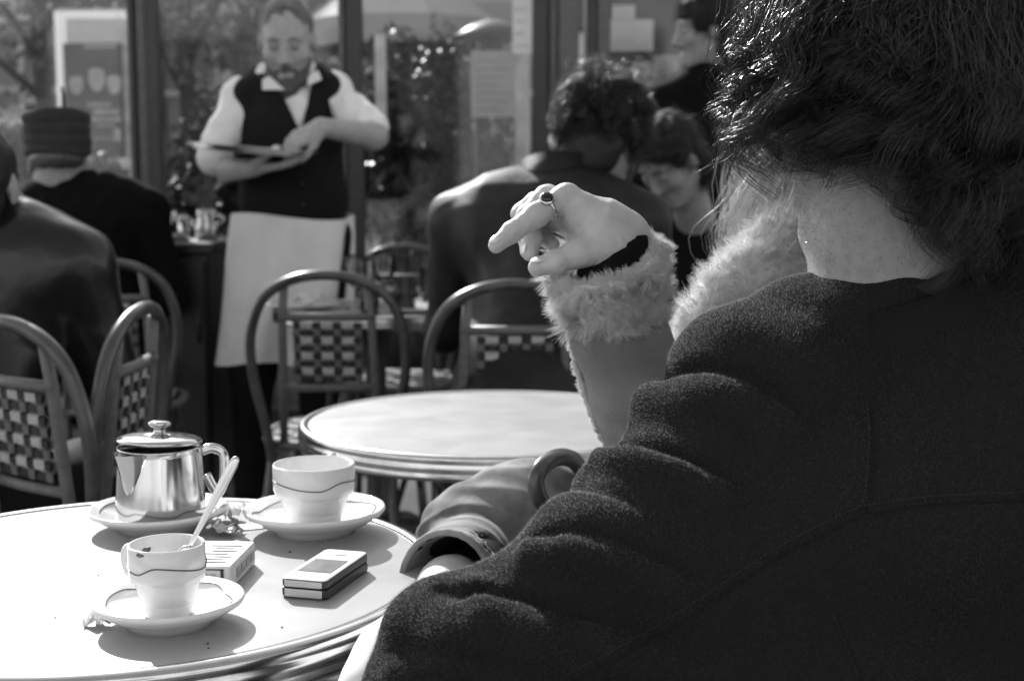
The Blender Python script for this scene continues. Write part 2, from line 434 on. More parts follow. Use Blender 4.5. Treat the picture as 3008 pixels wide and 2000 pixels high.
# --- far side of the street: a pale stone front with shop awnings
def far_building(x0, x1, y, label, mat, floors=4, shop=True, wseed=0):
    r = random.Random(wseed)
    t = thing('street_building', label, 'building', ((x0+x1)/2, y+3, 0), group='buildings across the street')
    H = 3.6+floors*3.1
    add('wall', box((x0, y, 0), (x1, y+8, H)), mat, t, smooth=False)
    add('cornice', box((x0-.1, y-.25, H-.3), (x1+.1, y-.002, H)), mat, t, smooth=False)
    add('string_course', box((x0, y-.16, 3.5), (x1, y-.002, 3.8)), 'stone', t, smooth=False)
    add('roof', box((x0, y+.5, H), (x1, y+7.5, H+1.0)), 'zinc', t, smooth=False)
    n = max(2, int((x1-x0)/1.7)); w = (x1-x0)/n
    wm = mesh('window', *box((-.48, -.05, 0), (.48, -.004, 1.9)), 'window', False)
    fm = mesh('frame', *join(box((-.56, -.1, -.08), (-.48, -.004, 1.98)), box((.48, -.1, -.08), (.56, -.004, 1.98)), box((-.48, -.1, 1.9), (.48, -.004, 1.98)), box((-.62, -.18, -.16), (.62, -.004, -.081)), box((-.02, -.08, 0), (.02, -.051, 1.9))), 'white_sheet', False)
    c = chain_loc(t)
    for f in range(floors):
        for i in range(n):
            o = inst('window', wm, t, (x0+(i+.5)*w-c[0], y-c[1], 4.4+f*3.1-c[2])); inst('frame', fm, o)
    if shop:
        for i in range(0, n):
            a = x0+i*w
            add('shop_window', box((a+.12, y-.06, .45), (a+w-.12, y-.004, 2.75)), 'window', t, smooth=False)
            for q in (.33, .67): add('mullion', box((a+w*q-.03, y-.1, .45), (a+w*q+.03, y-.061, 2.75)), 'white_sheet', t, smooth=False)
            add('transom', box((a+.12, y-.1, 2.05), (a+w-.12, y-.0605, 2.12)), 'white_sheet', t, smooth=False)
            add('stall_riser', box((a+.12, y-.1, 0), (a+w-.12, y-.004, .449)), r.choice(['frame_mid', 'stone', 'white_sheet']), t, smooth=False)
            add('pilaster', box((a-.11, y-.2, 0), (a+.11, y-.004, 3.1)), mat, t, smooth=False)
            add('sign_band', box((a+.13, y-.14, 2.8), (a+w-.13, y-.004, 3.2)), r.choice(['white_sheet', 'frame_mid', 'stone', 'poster_dark']), t, smooth=False)
            for q in range(16):
                u0, z0_ = a+.16+r.random()*(w-.7), .5+r.random()*1.9; add('window_display', box((u0, y-.072, z0_), (u0+.08+r.random()*.3, y-.0615-.0004*q, z0_+.06+r.random()*.4)), r.choice(['white_sheet', 'poster_pale', 'poster_dark', 'frame_mid', 'stone', 'white_sheet']), t, smooth=False)
            if r.random() < .22:
                z0 = 2.1
                add('awning', (np.array([(a+.1, y-.15, 2.75), (a+w-.1, y-.15, 2.75), (a+w-.1, y-1.1, z0), (a+.1, y-1.1, z0), (a+w-.1, y-1.1, z0-.2), (a+.1, y-1.1, z0-.2)]), [(0, 1, 2, 3), (3, 2, 4, 5)]), r.choice(['awning', 'white_sheet']), t, smooth=False)
    return t
far_building(-13, -4.2, 15.5, 'pale stone building seen through the leftmost glass behind the advertising panel', 'stone', 1, True, 3)
far_building(-4.1, 2.2, 16.2, 'stone shop building across the street behind the waiter', 'stone', 1, True, 5)
far_building(2.4, 12, 15.8, 'darker stone building across the street behind the right hand posts', 'stone_dark', 1, True, 8)

# --- unseen pale wall added behind the camera to bounce sunlight onto the terrace
cf = thing('cafe_bounce_wall', 'unseen pale cafe wall added behind the camera to bounce sunlight', 'building', (0, -3.4, 0))
add('wall', box((-9, -3.6, 0), (9, -3.2, 4.2)), 'render_wall', cf, smooth=False)
for i in range(-4, 4):
    w_ = add('window', box((i*2.2+.35, -3.2+.002, .8), (i*2.2+1.5, -3.17, 2.6)), 'window', cf, smooth=False)
    add('frame', join(box((i*2.2+.25, -3.2+.002, .7), (i*2.2+.345, -3.14, 2.7)), box((i*2.2+1.505, -3.2+.002, .7), (i*2.2+1.6, -3.14, 2.7))), 'frame_mid', w_, smooth=False)

# --- glass wind screen round the terrace: posts and panes
SY = 5.9
def SX(px): return float(A(px, 400, SY)[0])
def post(pxs, label, mats):
    xs = [SX(p) for p in pxs]
    t = thing('screen_post', label, 'post', ((xs[0]+xs[-1])/2, SY, 0), group='posts of the glass wind screen')
    for i in range(len(xs)-1):
        d = (.05, .035, .065, .04)[i % 4]
        add('mullion', box((xs[i]+.001, SY-d, 0), (xs[i+1]-.001, SY+d, 2.9), .006), mats[i % len(mats)], t, smooth=False)
    add('foot_plate', box((xs[0]-.06, SY-.1, 0), (xs[-1]+.06, SY+.1, .02)), 'iron', t, smooth=False)
    return t
post([393, 413, 447, 482], 'dark grooved screen post left of the waiter', ['frame', 'frame_mid', 'frame'])
post([1003, 1020, 1070], 'dark screen post rising behind the waiter at his left shoulder', ['frame_mid', 'frame'])
post([1565, 1612, 1640, 1700], 'wide dark screen post above the curly haired diner', ['frame', 'frame_mid', 'frame_mid'])
post([1722, 1750, 1792], 'narrow dark screen post just right of the widest post', ['frame', 'frame_mid'])
for a, b, lb in ((-400, 392, 'large clear glass screen in front of the advertising panel'), (483, 1002, 'clear glass screen straight behind the waiter'),
                 (1071, 1564, 'clear glass screen in front of the tall shrubs'), (1793, 2500, 'clear glass screen behind the standing person in black')):
    t = thing('glass_screen', lb, 'glass screen', (SX((a+b)/2), SY, 0), group='panes of the wind screen')
    x0, x1 = SX(a)+.004, SX(b)-.004
    add('pane', box((x0, SY-.005, .12), (x1, SY+.005, 2.6)), 'glass_thin', t, smooth=False)
    add('bottom_rail', box((x0, SY-.03, .03), (x1, SY+.03, .119), .004), 'frame', t, smooth=False)
    add('top_rail', box((x0, SY-.03, 2.601), (x1, SY+.03, 2.7), .004), 'frame', t, smooth=False)

# --- advertising panel seen through the left glass
PY = 11.0
def PX(px, py): return A(px, py, PY)
t = thing('advertising_panel', 'tall advertising panel with white header and a dark poster of three portraits', 'poster panel', (PX(300, 500)[0], PY, 0))
def prect(a, b, c, d, off, mat, name, par=t):
    p, q = PX(a, d), PX(c, b); return add(name, box((p[0], PY-off, p[2]), (q[0], PY-off+.012, q[2])), mat, par, smooth=False)
p0, p1 = PX(196, 560), PX(400, 40)
add('case', box((p0[0]-.05, PY, p0[2]-.06), (p1[0]+.05, PY+.16, p1[2]+.05), .02), 'steel_soft', t, smooth=False)
add('leg', box((PX(300, 500)[0]-.12, PY+.03, 0), (PX(300, 500)[0]+.12, PY+.13, p0[2]-.06)), 'iron', t, smooth=False)
prect(200, 52, 396, 122, .014, 'white_sheet', 'header')
ps = prect(200, 124, 362, 462, .014, 'poster_dark', 'poster')
prect(200, 466, 396, 556, .014, 'white_sheet', 'footer')
prect(366, 126, 396, 462, .014, 'poster_pale', 'side_strip')
for (cx, cy, rx, rz) in ((228, 232, 21, 42), (287, 214, 24, 56), (339, 230, 21, 44)):
    c = PX(cx, cy); s_ = PY/FPX
    add('portrait', ellipsoid((c[0], PY-.018, c[2]-.03), (rx*s_, .004, rz*s_*.72), 10), 'poster_pale', ps)
    add('hair', ellipsoid((c[0], PY-.0165, c[2]+rz*s_*.42), (rx*s_*1.0, .005, rz*s_*.34), 10), 'poster_dark', ps)
for (a, b, c, d) in ((262, 300, 330, 308), (278, 318, 352, 332), (270, 342, 358, 352), (285, 362, 340, 367), (210, 400, 350, 404), (338, 375, 356, 410), (250, 130, 345, 137)):
    prect(a, b, c, d, .0165, 'poster_pale', 'lettering', ps)

# --- parasols beyond the screen
def parasol(px, py_edge, y, rad, h, label):
    e = A(px, py_edge, y); t = thing('parasol', label, 'parasol', (e[0], y, 0), group='parasols beyond the wind screen')
    V, F = [], []; n = 8
    for i in range(n):
        a = 2*math.pi*i/n+.3; V.append((e[0]+rad*math.cos(a), y+rad*math.sin(a), e[2]))
        V.append((e[0]+rad*math.cos(a), y+rad*math.sin(a), e[2]-.16))
    V.append((e[0], y, e[2]+h))
    for i in range(n):
        j = (i+1) % n; F += [(2*i, 2*j, 2*n), (2*i+1, 2*j+1, 2*j, 2*i)]
    add('canopy', (np.array(V), F), 'awning', t, smooth=False)
    add('pole', tube([(e[0], y, 0), (e[0], y, e[2]+h+.05)], .025), 'frame', t)
    add('base', lathe([(0, 0), (.28, 0), (.28, .05), (.05, .08), (0, .08)], 20, (e[0], y, 0)), 'iron', t)
    for i in range(n):
        a = 2*math.pi*i/n+.3
        add('rib', tube([(e[0], y, e[2]+h-.03), (e[0]+rad*.97*math.cos(a), y+rad*.97*math.sin(a), e[2]-.01)], .012, 6), 'frame', t)
parasol(1190, 70, 8.6, .62, .42, 'pale canvas parasol whose edge hangs above the tall shrubs')
parasol(1440, 30, 9.2, .5, .4, 'pale canvas parasol behind the patio heater')

# --- patio heater
hy = 7.2; hc = A(1452, 108, hy)
t = thing('patio_heater', 'patio heater with flat dark hood beyond the glass', 'patio heater', (hc[0], hy, 0))
add('hood', lathe([(0, .09), (.04, .085), (.13, .05), (.205, .0), (.205, -.012), (.12, -.004), (0, 0)], 32, hc), 'frame', t)
add('burner', lathe([(0, -.16), (.035, -.16), (.05, -.012), (0, -.012)], 20, hc), 'iron', t)
add('pole', tube([(hc[0], hy, .3), (hc[0], hy, hc[2]-.16)], .02), 'steel_soft', t)
add('tank_housing', lathe([(0, 0), (.2, 0), (.2, .35), (.12, .45), (0, .45)], 24, (hc[0], hy, 0)), 'frame_mid', t)

# --- shrubs in pots behind the glass
def leaves(c, rad, n, size, seed, mat):
    r = np.random.default_rng(seed)
    d = r.normal(size=(n, 3)); d /= np.linalg.norm(d, axis=1)[:, None]
    P = d*(r.random(n)**.45)[:, None]*(1+.25*wob(d*2.2, 2.5, seed))[:, None]*np.array(rad)+np.array(c)
    a = r.normal(size=(n, 3)); a /= np.linalg.norm(a, axis=1)[:, None]
    b = np.cross(a, r.normal(size=(n, 3))); b /= np.linalg.norm(b, axis=1)[:, None]
    s = size*r.uniform(.5, 1.25, n)[:, None]
    V = np.stack([P-a*s, P+b*s*.42, P+a*s, P-b*s*.42], 1).reshape(-1, 3)
    return V, np.arange(4*n).reshape(n, 4)
def shrub(px, py_top, py_bot, y, wpx, label, seed, mat='leaf', n=900, size=.035):
    top, bot = A(px, py_top, y), A(px, py_bot, y); w = wpx/FPX*y
    t = thing('potted_shrub', label, 'shrub', (top[0], y, 0), group='shrubs in pots behind the glass')
    ph = max(.25, bot[2]-.05)
    add('pot', lathe([(0, 0), (.15, 0), (.2, ph), (.18, ph), (.165, ph-.04), (0, ph-.04)], 20, (top[0], y, 0)), 'pot', t)
    add('trunk', tube([(top[0], y, ph-.05), (top[0]+.02, y, (ph+top[2])/2), (top[0]-.01, y+.02, top[2]-.15)], [.022, .016, .006], 8), 'bark', t)
    for k in range(5):
        a = seed+k*1.3; z = ph+(top[2]-ph)*(.25+.13*k)
        add('limb', tube([(top[0], y, z), (top[0]+w*.3*math.cos(a), y+w*.25*math.sin(a), z+.18)], [.01, .004], 6), 'bark', t)
    cz = (ph+top[2])/2+.05
    add('crown', leaves((top[0], y, cz), (w/2, w/2*.8, (top[2]-ph)/2), n, size, seed, mat), mat, t, smooth=False)
shrub(1165, 130, 720, 6.5, 190, 'tall dark shrub just right of the waiter behind glass', 11, n=1500)
shrub(1290, 90, 740, 6.8, 230, 'tallest dark shrub below the patio heater', 12, n=1900)
shrub(1420, 330, 730, 6.5, 190, 'low dark shrub beside the leather jacket diner', 13, n=1100)
shrub(560, 400, 740, 6.6, 160, 'dark low shrub left of the waiter below his tray', 14, n=900)
shrub(690, 330, 740, 7.0, 190, 'dark shrub hidden partly by the waiter apron', 15, n=900)
shrub(300, 470, 620, 6.4, 150, 'pale flowering shrub above the shoulder of the hatted man', 16, 'leaf2', 500, .03)
shrub(1120, 260, 720, 6.9, 210, 'bushy dark shrub half hidden by the middle post', 18, n=1500)
shrub(1370, 180, 720, 7.4, 260, 'broad dark shrub far behind the menu board', 19, n=1900)
shrub(620, 300, 740, 7.6, 250, 'broad dark shrub filling the glass beside the tray', 20, n=1900)
shrub(1215, 560, 760, 6.25, 150, 'pale leafed shrub low beside the leather jacket shoulder', 17, 'leaf2', 420, .03)

# --- street trees on the far pavement
def street_tree(px, y, label, seed, n=1500):
    b = A(px, 500, y); r = random.Random(seed)
    t = thing('street_tree', label, 'tree', (b[0], y, 0), group='trees along the street')
    add('trunk', tube([(b[0], y, 0), (b[0]+.05, y, 1.2), (b[0]-.03, y, 2.3), (b[0]+.04, y, 3.4)], [.11, .09, .075, .04], 10), 'bark', t)
    for k in range(6):
        a = seed+k*1.1; z = 1.8+.28*k
        add('limb', tube([(b[0], y, z), (b[0]+.5*math.cos(a), y+.4*math.sin(a), z+.45), (b[0]+.9*math.cos(a), y+.7*math.sin(a), z+.6)], [.04, .025, .01], 6), 'bark', t)
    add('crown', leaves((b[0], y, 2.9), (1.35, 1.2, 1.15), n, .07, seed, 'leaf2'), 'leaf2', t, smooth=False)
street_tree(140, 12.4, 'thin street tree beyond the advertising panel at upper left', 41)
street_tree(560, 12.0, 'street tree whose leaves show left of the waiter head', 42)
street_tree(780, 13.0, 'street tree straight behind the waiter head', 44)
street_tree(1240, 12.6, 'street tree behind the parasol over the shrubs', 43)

# --- white boards and notices near the right hand posts
def notice(a, b, c, d, y, label, lines=6, mat='white_sheet', stand=False, name='notice'):
    p, q = A(a, d, y), A(c, b, y)
    t = thing(name, label, 'notice', ((p[0]+q[0])/2, y, 0 if stand else p[2]), group='white notices behind the glass')
    add('sheet', box((p[0], y-.004, p[2]), (q[0], y+.004, q[2])), mat, t, smooth=False)
    w, h = q[0]-p[0], q[2]-p[2]
    for i in range(lines):
        z = q[2]-h*(.16+.72*i/max(1, lines-1)); l = w*(.45+.35*((i*37) % 10)/10)
        add('print_line', box((p[0]+w*.1, y-.0065, z-h*.012), (p[0]+w*.1+l, y-.0045, z+h*.012)), 'print_mid', t, smooth=False)
    if stand:
        for x in (p[0]+w*.1, q[0]-w*.1): add('leg', tube([(x, y+.02, 0), (x, y+.02, q[2])], .012, 8), 'frame', t)
    return t
notice(1385, 150, 1530, 345, 6.25, 'large white menu board on legs below the patio heater', 7, 'white_sheet', True, 'menu_board')
notice(1508, -40, 1566, 160, 5.87, 'narrow white notice stuck beside the widest post', 5)
notice(1515, 190, 1545, 560, 5.87, 'long thin pale strip stuck on the glass below a white notice', 0, 'poster_pale')
notice(1105, 100, 1135, 400, 5.87, 'long thin pale strip on the glass beside the waiter elbow', 0, 'poster_pale')
kw = thing('kiosk', 'dark kiosk wall behind the white notices at upper right', 'kiosk', (A(2150, 500, 7.2)[0], 7.2, 0))
add('wall', box((A(1735, 0, 7.0)[0], 7.0, 0), (A(2700, 0, 7.0)[0], 7.6, 3.0)), 'frame', kw, smooth=False)
add('counter', box((A(1735, 0, 7.0)[0], 6.8, .9), (A(2700, 0, 7.0)[0], 6.998, .98)), 'frame_mid', kw, smooth=False)
notice(1796, 60, 1922, 152, 6.97, 'wide white printed notice on the dark kiosk', 5)
notice(1800, 18, 1868, 58, 6.97, 'small white notice just above the wide one', 2)
notice(1922, 165, 1998, 285, 6.97, 'grey lined notice beside the face of the person in black', 8, 'poster_pale')
notice(1862, 225, 1912, 330, 6.97, 'plain pale notice under the wide printed one', 0, 'poster_pale')
notice(2168, 45, 2250, 170, 6.97, 'white notice right of the person in black', 3)

# ================================================================== FURNITURE
TZ = .73
def make_table(name, label, c, group):
    t = thing(name, label, 'table', (c[0], c[1], 0), group=group)
    tp = add('table_top', lathe([(0, TZ-.03), (.284, TZ-.03), (.284, TZ-.0005), (.280, TZ), (0, TZ)], 96, (c[0], c[1], 0)), 'laminate', t)
    prof = [(.2842, TZ+.0002), (.287, TZ+.0018), (.293, TZ+.002), (.2975, TZ-.001), (.2995, TZ-.005), (.2975, TZ-.0095), (.2975, TZ-.0115), (.2995, TZ-.0145), (.3, TZ-.018), (.298, TZ-.0225), (.298, TZ-.0245), (.2995, TZ-.028), (.298, TZ-.034), (.29, TZ-.036), (.2842, TZ-.036)]
    add('rim', lathe(prof, 128, (c[0], c[1], 0), closed=True), 'rim', t)
    add('column', lathe([(.0, .06), (.05, .06), (.035, .1), (.03, .3), (.03, .6), (.05, .66), (.09, TZ-.031), (0, TZ-.031)], 24, (c[0], c[1], 0)), 'iron', t)
    for k in range(4):
        a = math.pi/4+k*math.pi/2+.2
        P = [(c[0]+r*math.cos(a), c[1]+r*math.sin(a), z) for r, z in ((.03, .1), (.14, .075), (.23, .035), (.27, .014))]
        add('foot', tube(P, [.022, .02, .016, .013], 8), 'iron', t)
    return t
T1, T2, T4 = (-.37, 1.29), (-.03, 2.115), (-.40, 4.02)
make_table('cafe_table', 'round cafe table with cups and phone in the sunlit foreground', T1, 'round cafe tables with ribbed metal rim')
make_table('cafe_table', 'empty round cafe table in the middle of the picture', T2, 'round cafe tables with ribbed metal rim')
make_table('cafe_table', 'round cafe table laid with glasses in front of the waiter', T4, 'round cafe tables with ribbed metal rim')

# --- rattan chair: looks along local +Y, its back stands at -Y
def make_chair(label):
    t = thing('rattan_chair', label, 'chair', group='rattan cafe chairs')
    bk = lambda z: -.165-.10*(z-.45)                                    # the back leans away from the sitter
    hoop = [(-.145, .40), (-.158, .5), (-.180, .6), (-.189, .68), (-.182, .75), (-.150, .82), (-.085, .862), (0, .876)]
    hoop = hoop+[(-x, z) for x, z in reversed(hoop[:-1])]
    add('hoop', tube(catmull([(x, bk(z)-.012*(1-abs(x)/.19), z) for x, z in hoop], 6), .0125, 10), 'cane', t, True)
    for s in (-1, 1):
        add('back_post', tube([(s*.118, bk(.47)+.005, .45), (s*.112, bk(.62), .62), (s*.108, bk(.775), .775), (s*.1, bk(.85), .852)], .0105, 8), 'cane_mid', t, True)
        add('leg', tube([(s*.145, -.16, .44), (s*.165, -.21, .2), (s*.18, -.235, 0)], .0125, 8), 'cane', t, True)
        add('leg', tube([(s*.16, .17, .45), (s*.175, .195, .2), (s*.18, .205, 0)], .0125, 8), 'cane', t, True)
        add('brace', tube(catmull([(s*.15, -.17, .28), (s*.172, 0, .38), (s*.17, .18, .28)], 5), .008, 6), 'cane', t, True)
    for z, r in ((.775, .0105), (.602, .0095)):
        add('back_rail', tube([(-.115, bk(z), z), (0, bk(z)-.008, z), (.115, bk(z), z)], r, 8), 'cane_mid', t, True)
    # woven back: upright strips pale and grey, cross strips dark, over and under
    xs, ws = [], []; x = -.100; cols = []
    for i in range(7):
        w = .0185 if i % 2 == 0 else .0305
        cols.append((x+w/2, w)); x += w+.0004
    off = -(cols[0][0]+cols[-1][0])/2
    rows = 8; z0, z1 = .614, .764; dz = (z1-z0)/rows
    for i, (cx, w) in enumerate(cols):
        V, F = [], []
        zs = []
        for j in range(rows):
            up = (j+i) % 2 == 0
            for z in (z0+j*dz+dz*.12, z0+(j+1)*dz-dz*.12): zs.append((z, up))
        for z, up in zs:
            y = bk(z)-(.0045 if up else -.0045)
            for yy in (y-.0012, y+.0012):
                V += [(cx+off-w*.46, yy, z), (cx+off+w*.46, yy, z)]
        for j in range(len(zs)-1):
            b = j*4; F += [(b, b+1, b+5, b+4), (b+3, b+2, b+6, b+7), (b+1, b+3, b+7, b+5), (b+2, b, b+4, b+6)]
        add('upright_strip', (np.array(V), F), 'cane_light' if i % 2 else 'cane_mid', t, True, False)
    for j in range(rows):
        V, F = [], []; zc = z0+(j+.5)*dz
        for i, (cx, w) in enumerate(cols):
            up = (j+i) % 2 == 0
            y = bk(zc)-(-.0035 if up else .0035)
            for xx in (cx+off-w*.31, cx+off+w*.31):
                for yy in (y-.0012, y+.0012): V += [(xx, yy, zc-dz*.34), (xx, yy, zc+dz*.34)]
        n = len(cols)*2
        for k in range(n-1):
            b = k*4; F += [(b, b+4, b+5, b+1), (b+2, b+3, b+7, b+6), (b+1, b+5, b+7, b+3), (b, b+2, b+6, b+4)]
        add('cross_strip', (np.array(V), F), 'cane_dark', t, True, False)
    # seat
    st = []
    for k in range(40):
        a = 2*math.pi*k/40; ca, sa = math.cos(a), math.sin(a); q = (abs(ca)**3+abs(sa)**3)**(-1/3.)
        st.append((.19*ca*q*(1+.05*sa), .01+.19*sa*q))
    V = [(x, y, z) for z in (.445, .465) for x, y in st]; n = 40
    se = add('seat', (np.array(V), [tuple(reversed(range(n))), tuple(range(n, 2*n))]+[(k, (k+1) % n, n+(k+1) % n, n+k) for k in range(n)]), 'cane_dark', t, True, False)
    add('seat_edge', tube(np.array([(x, y, .456) for x, y in st+st[:2]]), .013, 8), 'cane_mid', t, True)
    for i in range(7):
        for j in range(8):
            if (i+j) % 2: continue
            x, y = -.165+i*.047, -.16+j*.042
            add_tile(se, x, y)
    return t
TILE = mesh('seat_strip', *box((-.02, -.018, 0), (.02, .018, .004)), 'cane_light', False)
def add_tile(se, x, y): inst('seat_strip', TILE, se, (x+.024, y+.02, .4652))
proto = make_chair('empty rattan chair with woven back in front of the laid table')
def place_chair(px, y, rot, label, first=[True]):
    c = proto if first[0] else copy_tree(proto); first[0] = False
    x = float(A(px, 900, y)[0]); s, k = math.sin(rot), math.cos(rot)
    # (px, y) is the place of the chair's back; the seat centre lies .2 m ahead of it
    c.location = (x-.2*s, y+.2*k, 0); c.rotation_euler = (0, 0, rot); c['label'] = label; return c
place_chair(958, 3.28, math.radians(-4), 'empty rattan chair with woven back in front of the laid table')
place_chair(1512, 2.98, math.radians(3), 'rattan chair with woven back under the diner in leather jacket')
place_chair(25, 2.22, math.radians(-38), 'nearest rattan chair at the left edge, behind the teapot table')
place_chair(392, 2.42, math.radians(88), 'rattan chair turned edge on, left of the black cabinet')
place_chair(310, 3.80, math.radians(10), 'dim rattan chair under the man in the tall hat')
place_chair(1190, 4.62, math.radians(172), 'rattan chair on the far side of the laid table')

# --- black service cabinet
cy = 4.42; cx1 = float(A(612, 800, cy)[0]); cx0 = cx1-.34; ctz = .895
t = thing('service_cabinet', 'black service cabinet with sunlit top left of the waiter', 'cabinet', ((cx0+cx1)/2, cy+.3, 0))
add('carcass', box((cx0, cy, .05), (cx1, cy+.35, ctz-.03), .005), 'cabinet', t, smooth=False)
add('top', box((cx0-.015, cy-.015, ctz-.0295), (cx1+.015, cy+.365, ctz), .004), 'cabinet', t, smooth=False)
d = add('door', box((cx0+.01, cy-.018, .08), (cx1-.01, cy-.001, ctz-.05), .003), 'cabinet', t, smooth=False)
add('handle', tube([(cx1-.03, cy-.03, .58), (cx1-.03, cy-.03, .70)], .005, 8), 'iron', d)
add('top_sheet', box((cx0-.008, cy-.008, ctz+.0005), (cx1+.008, cy+.358, ctz+.004)), 'laminate', t, smooth=False)
add('plinth', box((cx0+.03, cy+.03, 0), (cx1-.03, cy+.32, .0495)), 'iron', t, smooth=False)

# ================================================================== THINGS ON THE TABLES
def mark_ring(cx, cy, z, rf, zf, n=160, w=.0007):
    a = np.linspace(0, 2*np.pi, n+1); P = np.stack([cx+rf(a)*np.cos(a), cy+rf(a)*np.sin(a), z+zf(a)], 1)
    return tube(P, w, 6)
def zig(a, ph, k=3): u = ((a-ph)*k/(2*np.pi)) % 1; s = np.where(u < .28, u/.28, (1-u)/.72); return s*s*(3-2*s)*2-1
SPROF = [(0, .003), (.47, .003), (.49, 0), (.56, 0), (.59, .004), (.78, .0105), (.975, .0185), (1., .0215), (.98, .0238), (.94, .0232), (.80, .0165), (.57, .0095), (.47, .0082), (0, .008)]
def saucer(c, R, label, ph, zs=1., line=True):
    t = thing('saucer', label, 'saucer', (c[0], c[1], TZ), group='white saucers')
    add('dish', lathe([(r*R, z*zs) for r, z in SPROF], 72, (c[0], c[1], TZ)), 'china', t)
    if line:
        rr = lambda a: R*(.835+.035*zig(a, ph, 4)); zz = lambda a: zs*(.0165+(rr(a)/R-.80)*.048)+.0004
        add('painted_line', mark_ring(c[0], c[1], TZ, rr, zz, 200, .0006), 'glaze_line', t)
    return t
def cup(c, z, prof, label, band_r, band_z, amp, ph, handle_dir, rh, z_h, dregs=None):
    t = thing('cup', label, 'cup', (c[0], c[1], z), group='white cups with a wavy line')
    add('bowl', lathe(prof, 72, (c[0], c[1], z)), 'china', t)
    add('painted_line', mark_ring(c[0], c[1], z, lambda a: band_r+0*a, lambda a: band_z+amp*zig(a, ph, 3), 200, .0006), 'glaze_line', t)
    d = np.array([math.cos(handle_dir), math.sin(handle_dir), 0]); o = np.array([c[0], c[1], z])
    P = [o+d*(band_r-.002)+[0, 0, z_h+.011], o+d*(band_r+rh*.8)+[0, 0, z_h+.012], o+d*(band_r+rh)+[0, 0, z_h+.002], o+d*(band_r+rh*.65)+[0, 0, z_h-.008], o+d*(band_r-.003)+[0, 0, z_h-.011]]
    add('handle', tube(catmull(P, 6), .0036, 10, 1.3), 'china', t)
    return t
S1, S2 = (-.2885, 1.127), (-.2095, 1.432)
saucer(S1, .063, 'small white saucer under the espresso cup nearest the camera', .6)
P1 = [(0, .001), (.0178, .001), (.0185, 0), (.0198, .002), (.0232, .016), (.0258, .0285), (.0272, .0305), (.0305, .0325), (.0316, .0365), (.0318, .060), (.0312, .0615), (.0300, .0615), (.0291, .060), (.0286, .036), (.0225, .012), (.012, .0065), (0, .006)]
ec = cup((S1[0], S1[1]-.002), TZ+.0083, P1, 'small espresso cup with wavy line and a spoon standing in it', .0320, .0445, .0032, -2.2, 2.72, .011, .040)
for (aa, zz, s_, sd) in ((2.45, .050, .007, 1), (2.75, .044, .004, 2), (1.45, .040, .0045, 3), (-2.05, .0585, .0042, 4)):   # dried coffee marks
    inside = aa > 0; rr_ = (.0288 if inside else .0319)
    r_ = np.random.default_rng(sd); V, F = [(0, 0)], []
    for k in range(14):
        q = 2*math.pi*k/14; V.append((math.cos(q)*s_*r_.uniform(.5, 1.1), math.sin(q)*s_*.55*r_.uniform(.5, 1.1)))
    V3 = [(S1[0]+rr_*math.cos(aa+x/rr_), S1[1]-.002+rr_*math.sin(aa+x/rr_), TZ+.0083+zz+y) for x, y in V]
    add('coffee_stain', (np.array(V3), [(0, 1+k, 1+(k+1) % 14) for k in range(14)]), 'coffee', ec)
saucer(S2, .075, 'larger white saucer under the wide cup', 1.4, 1.15)
P2 = [(0, .001), (.0258, .001), (.0265, 0), (.028, .002), (.0315, .016), (.0345, .0285), (.0365, .0305), (.0412, .033), (.0428, .038), (.0432, .0625), (.0425, .064), (.0408, .064), (.0398, .062), (.039, .038), (.031, .013), (.018, .007), (0, .0065)]
cup(S2, TZ+.0095, P2, 'wide white coffee cup with wavy line on the larger saucer', .0435, .0455, .0032, -1.3, 1.35, .019, .048)

# teapot on its saucer
fp = Z(464, 1551, TZ+.0085); TP = np.array([fp[0]-.009, fp[1]+.047, TZ+.0085])
saucer((TP[0]-.002, TP[1]-.006), .074, 'white saucer under the steel teapot', 2.2)
t = thing('teapot', 'polished steel teapot with lid ajar at the back of the foreground table', 'teapot', TP)
add('body', lathe([(0, .001), (.0460, .001), (.0474, 0), (.0482, .0025), (.0480, .010), (.0466, .035), (.0440, .072), (.0437, .0765), (.0445, .078), (.0445, .0795), (.0432, .0795), (.0422, .072), (.045, .03), (.046, .006), (0, .005)], 72, TP), 'steel', t)
sa = math.radians(240); rd = np.array([math.cos(sa), math.sin(sa), 0]); td = np.array([-rd[1], rd[0], 0]); up = np.array([0, 0, 1.])
V, F = [], []; nu, nv = 12, 10
for i in range(nu+1):                                                    # pouring lip: a pinched V sheet standing off the wall
    u = -1+2*i/nu
    for j in range(nv+1):
        v = j/nv; zz = .0785-.043*v; wdt = .020*(1-v)**.8+.0012; out = .0165*(1-v)**1.1*(1-abs(u))**.75
        ang = u*wdt/.0445; rb = .0447+.0030*v+.0006
        d = rd*math.cos(ang)+td*math.sin(ang); V.append(TP+d*(rb+out)+up*zz)
for i in range(nu):
    for j in range(nv): F.append((i*(nv+1)+j, i*(nv+1)+j+1, (i+1)*(nv+1)+j+1, (i+1)*(nv+1)+j))
add('spout', (np.array(V), F), 'steel', t)
hd = norm((1, .22, 0))
HP = [p_+hd*.0055 for p_ in [TP+hd*.0385+up*.072, TP+hd*.050+up*.0745, TP+hd*.0605+up*.0685, TP+hd*.0620+up*.052, TP+hd*.0600+up*.034, TP+hd*.0545+up*.0245, TP+hd*.0500+up*.030, TP+hd*.0425+up*.046]]
add('handle', tube(catmull(HP, 6), .0052, 12, .45, up=np.cross(hd, up)), 'steel', t)
tl = math.radians(3.8)
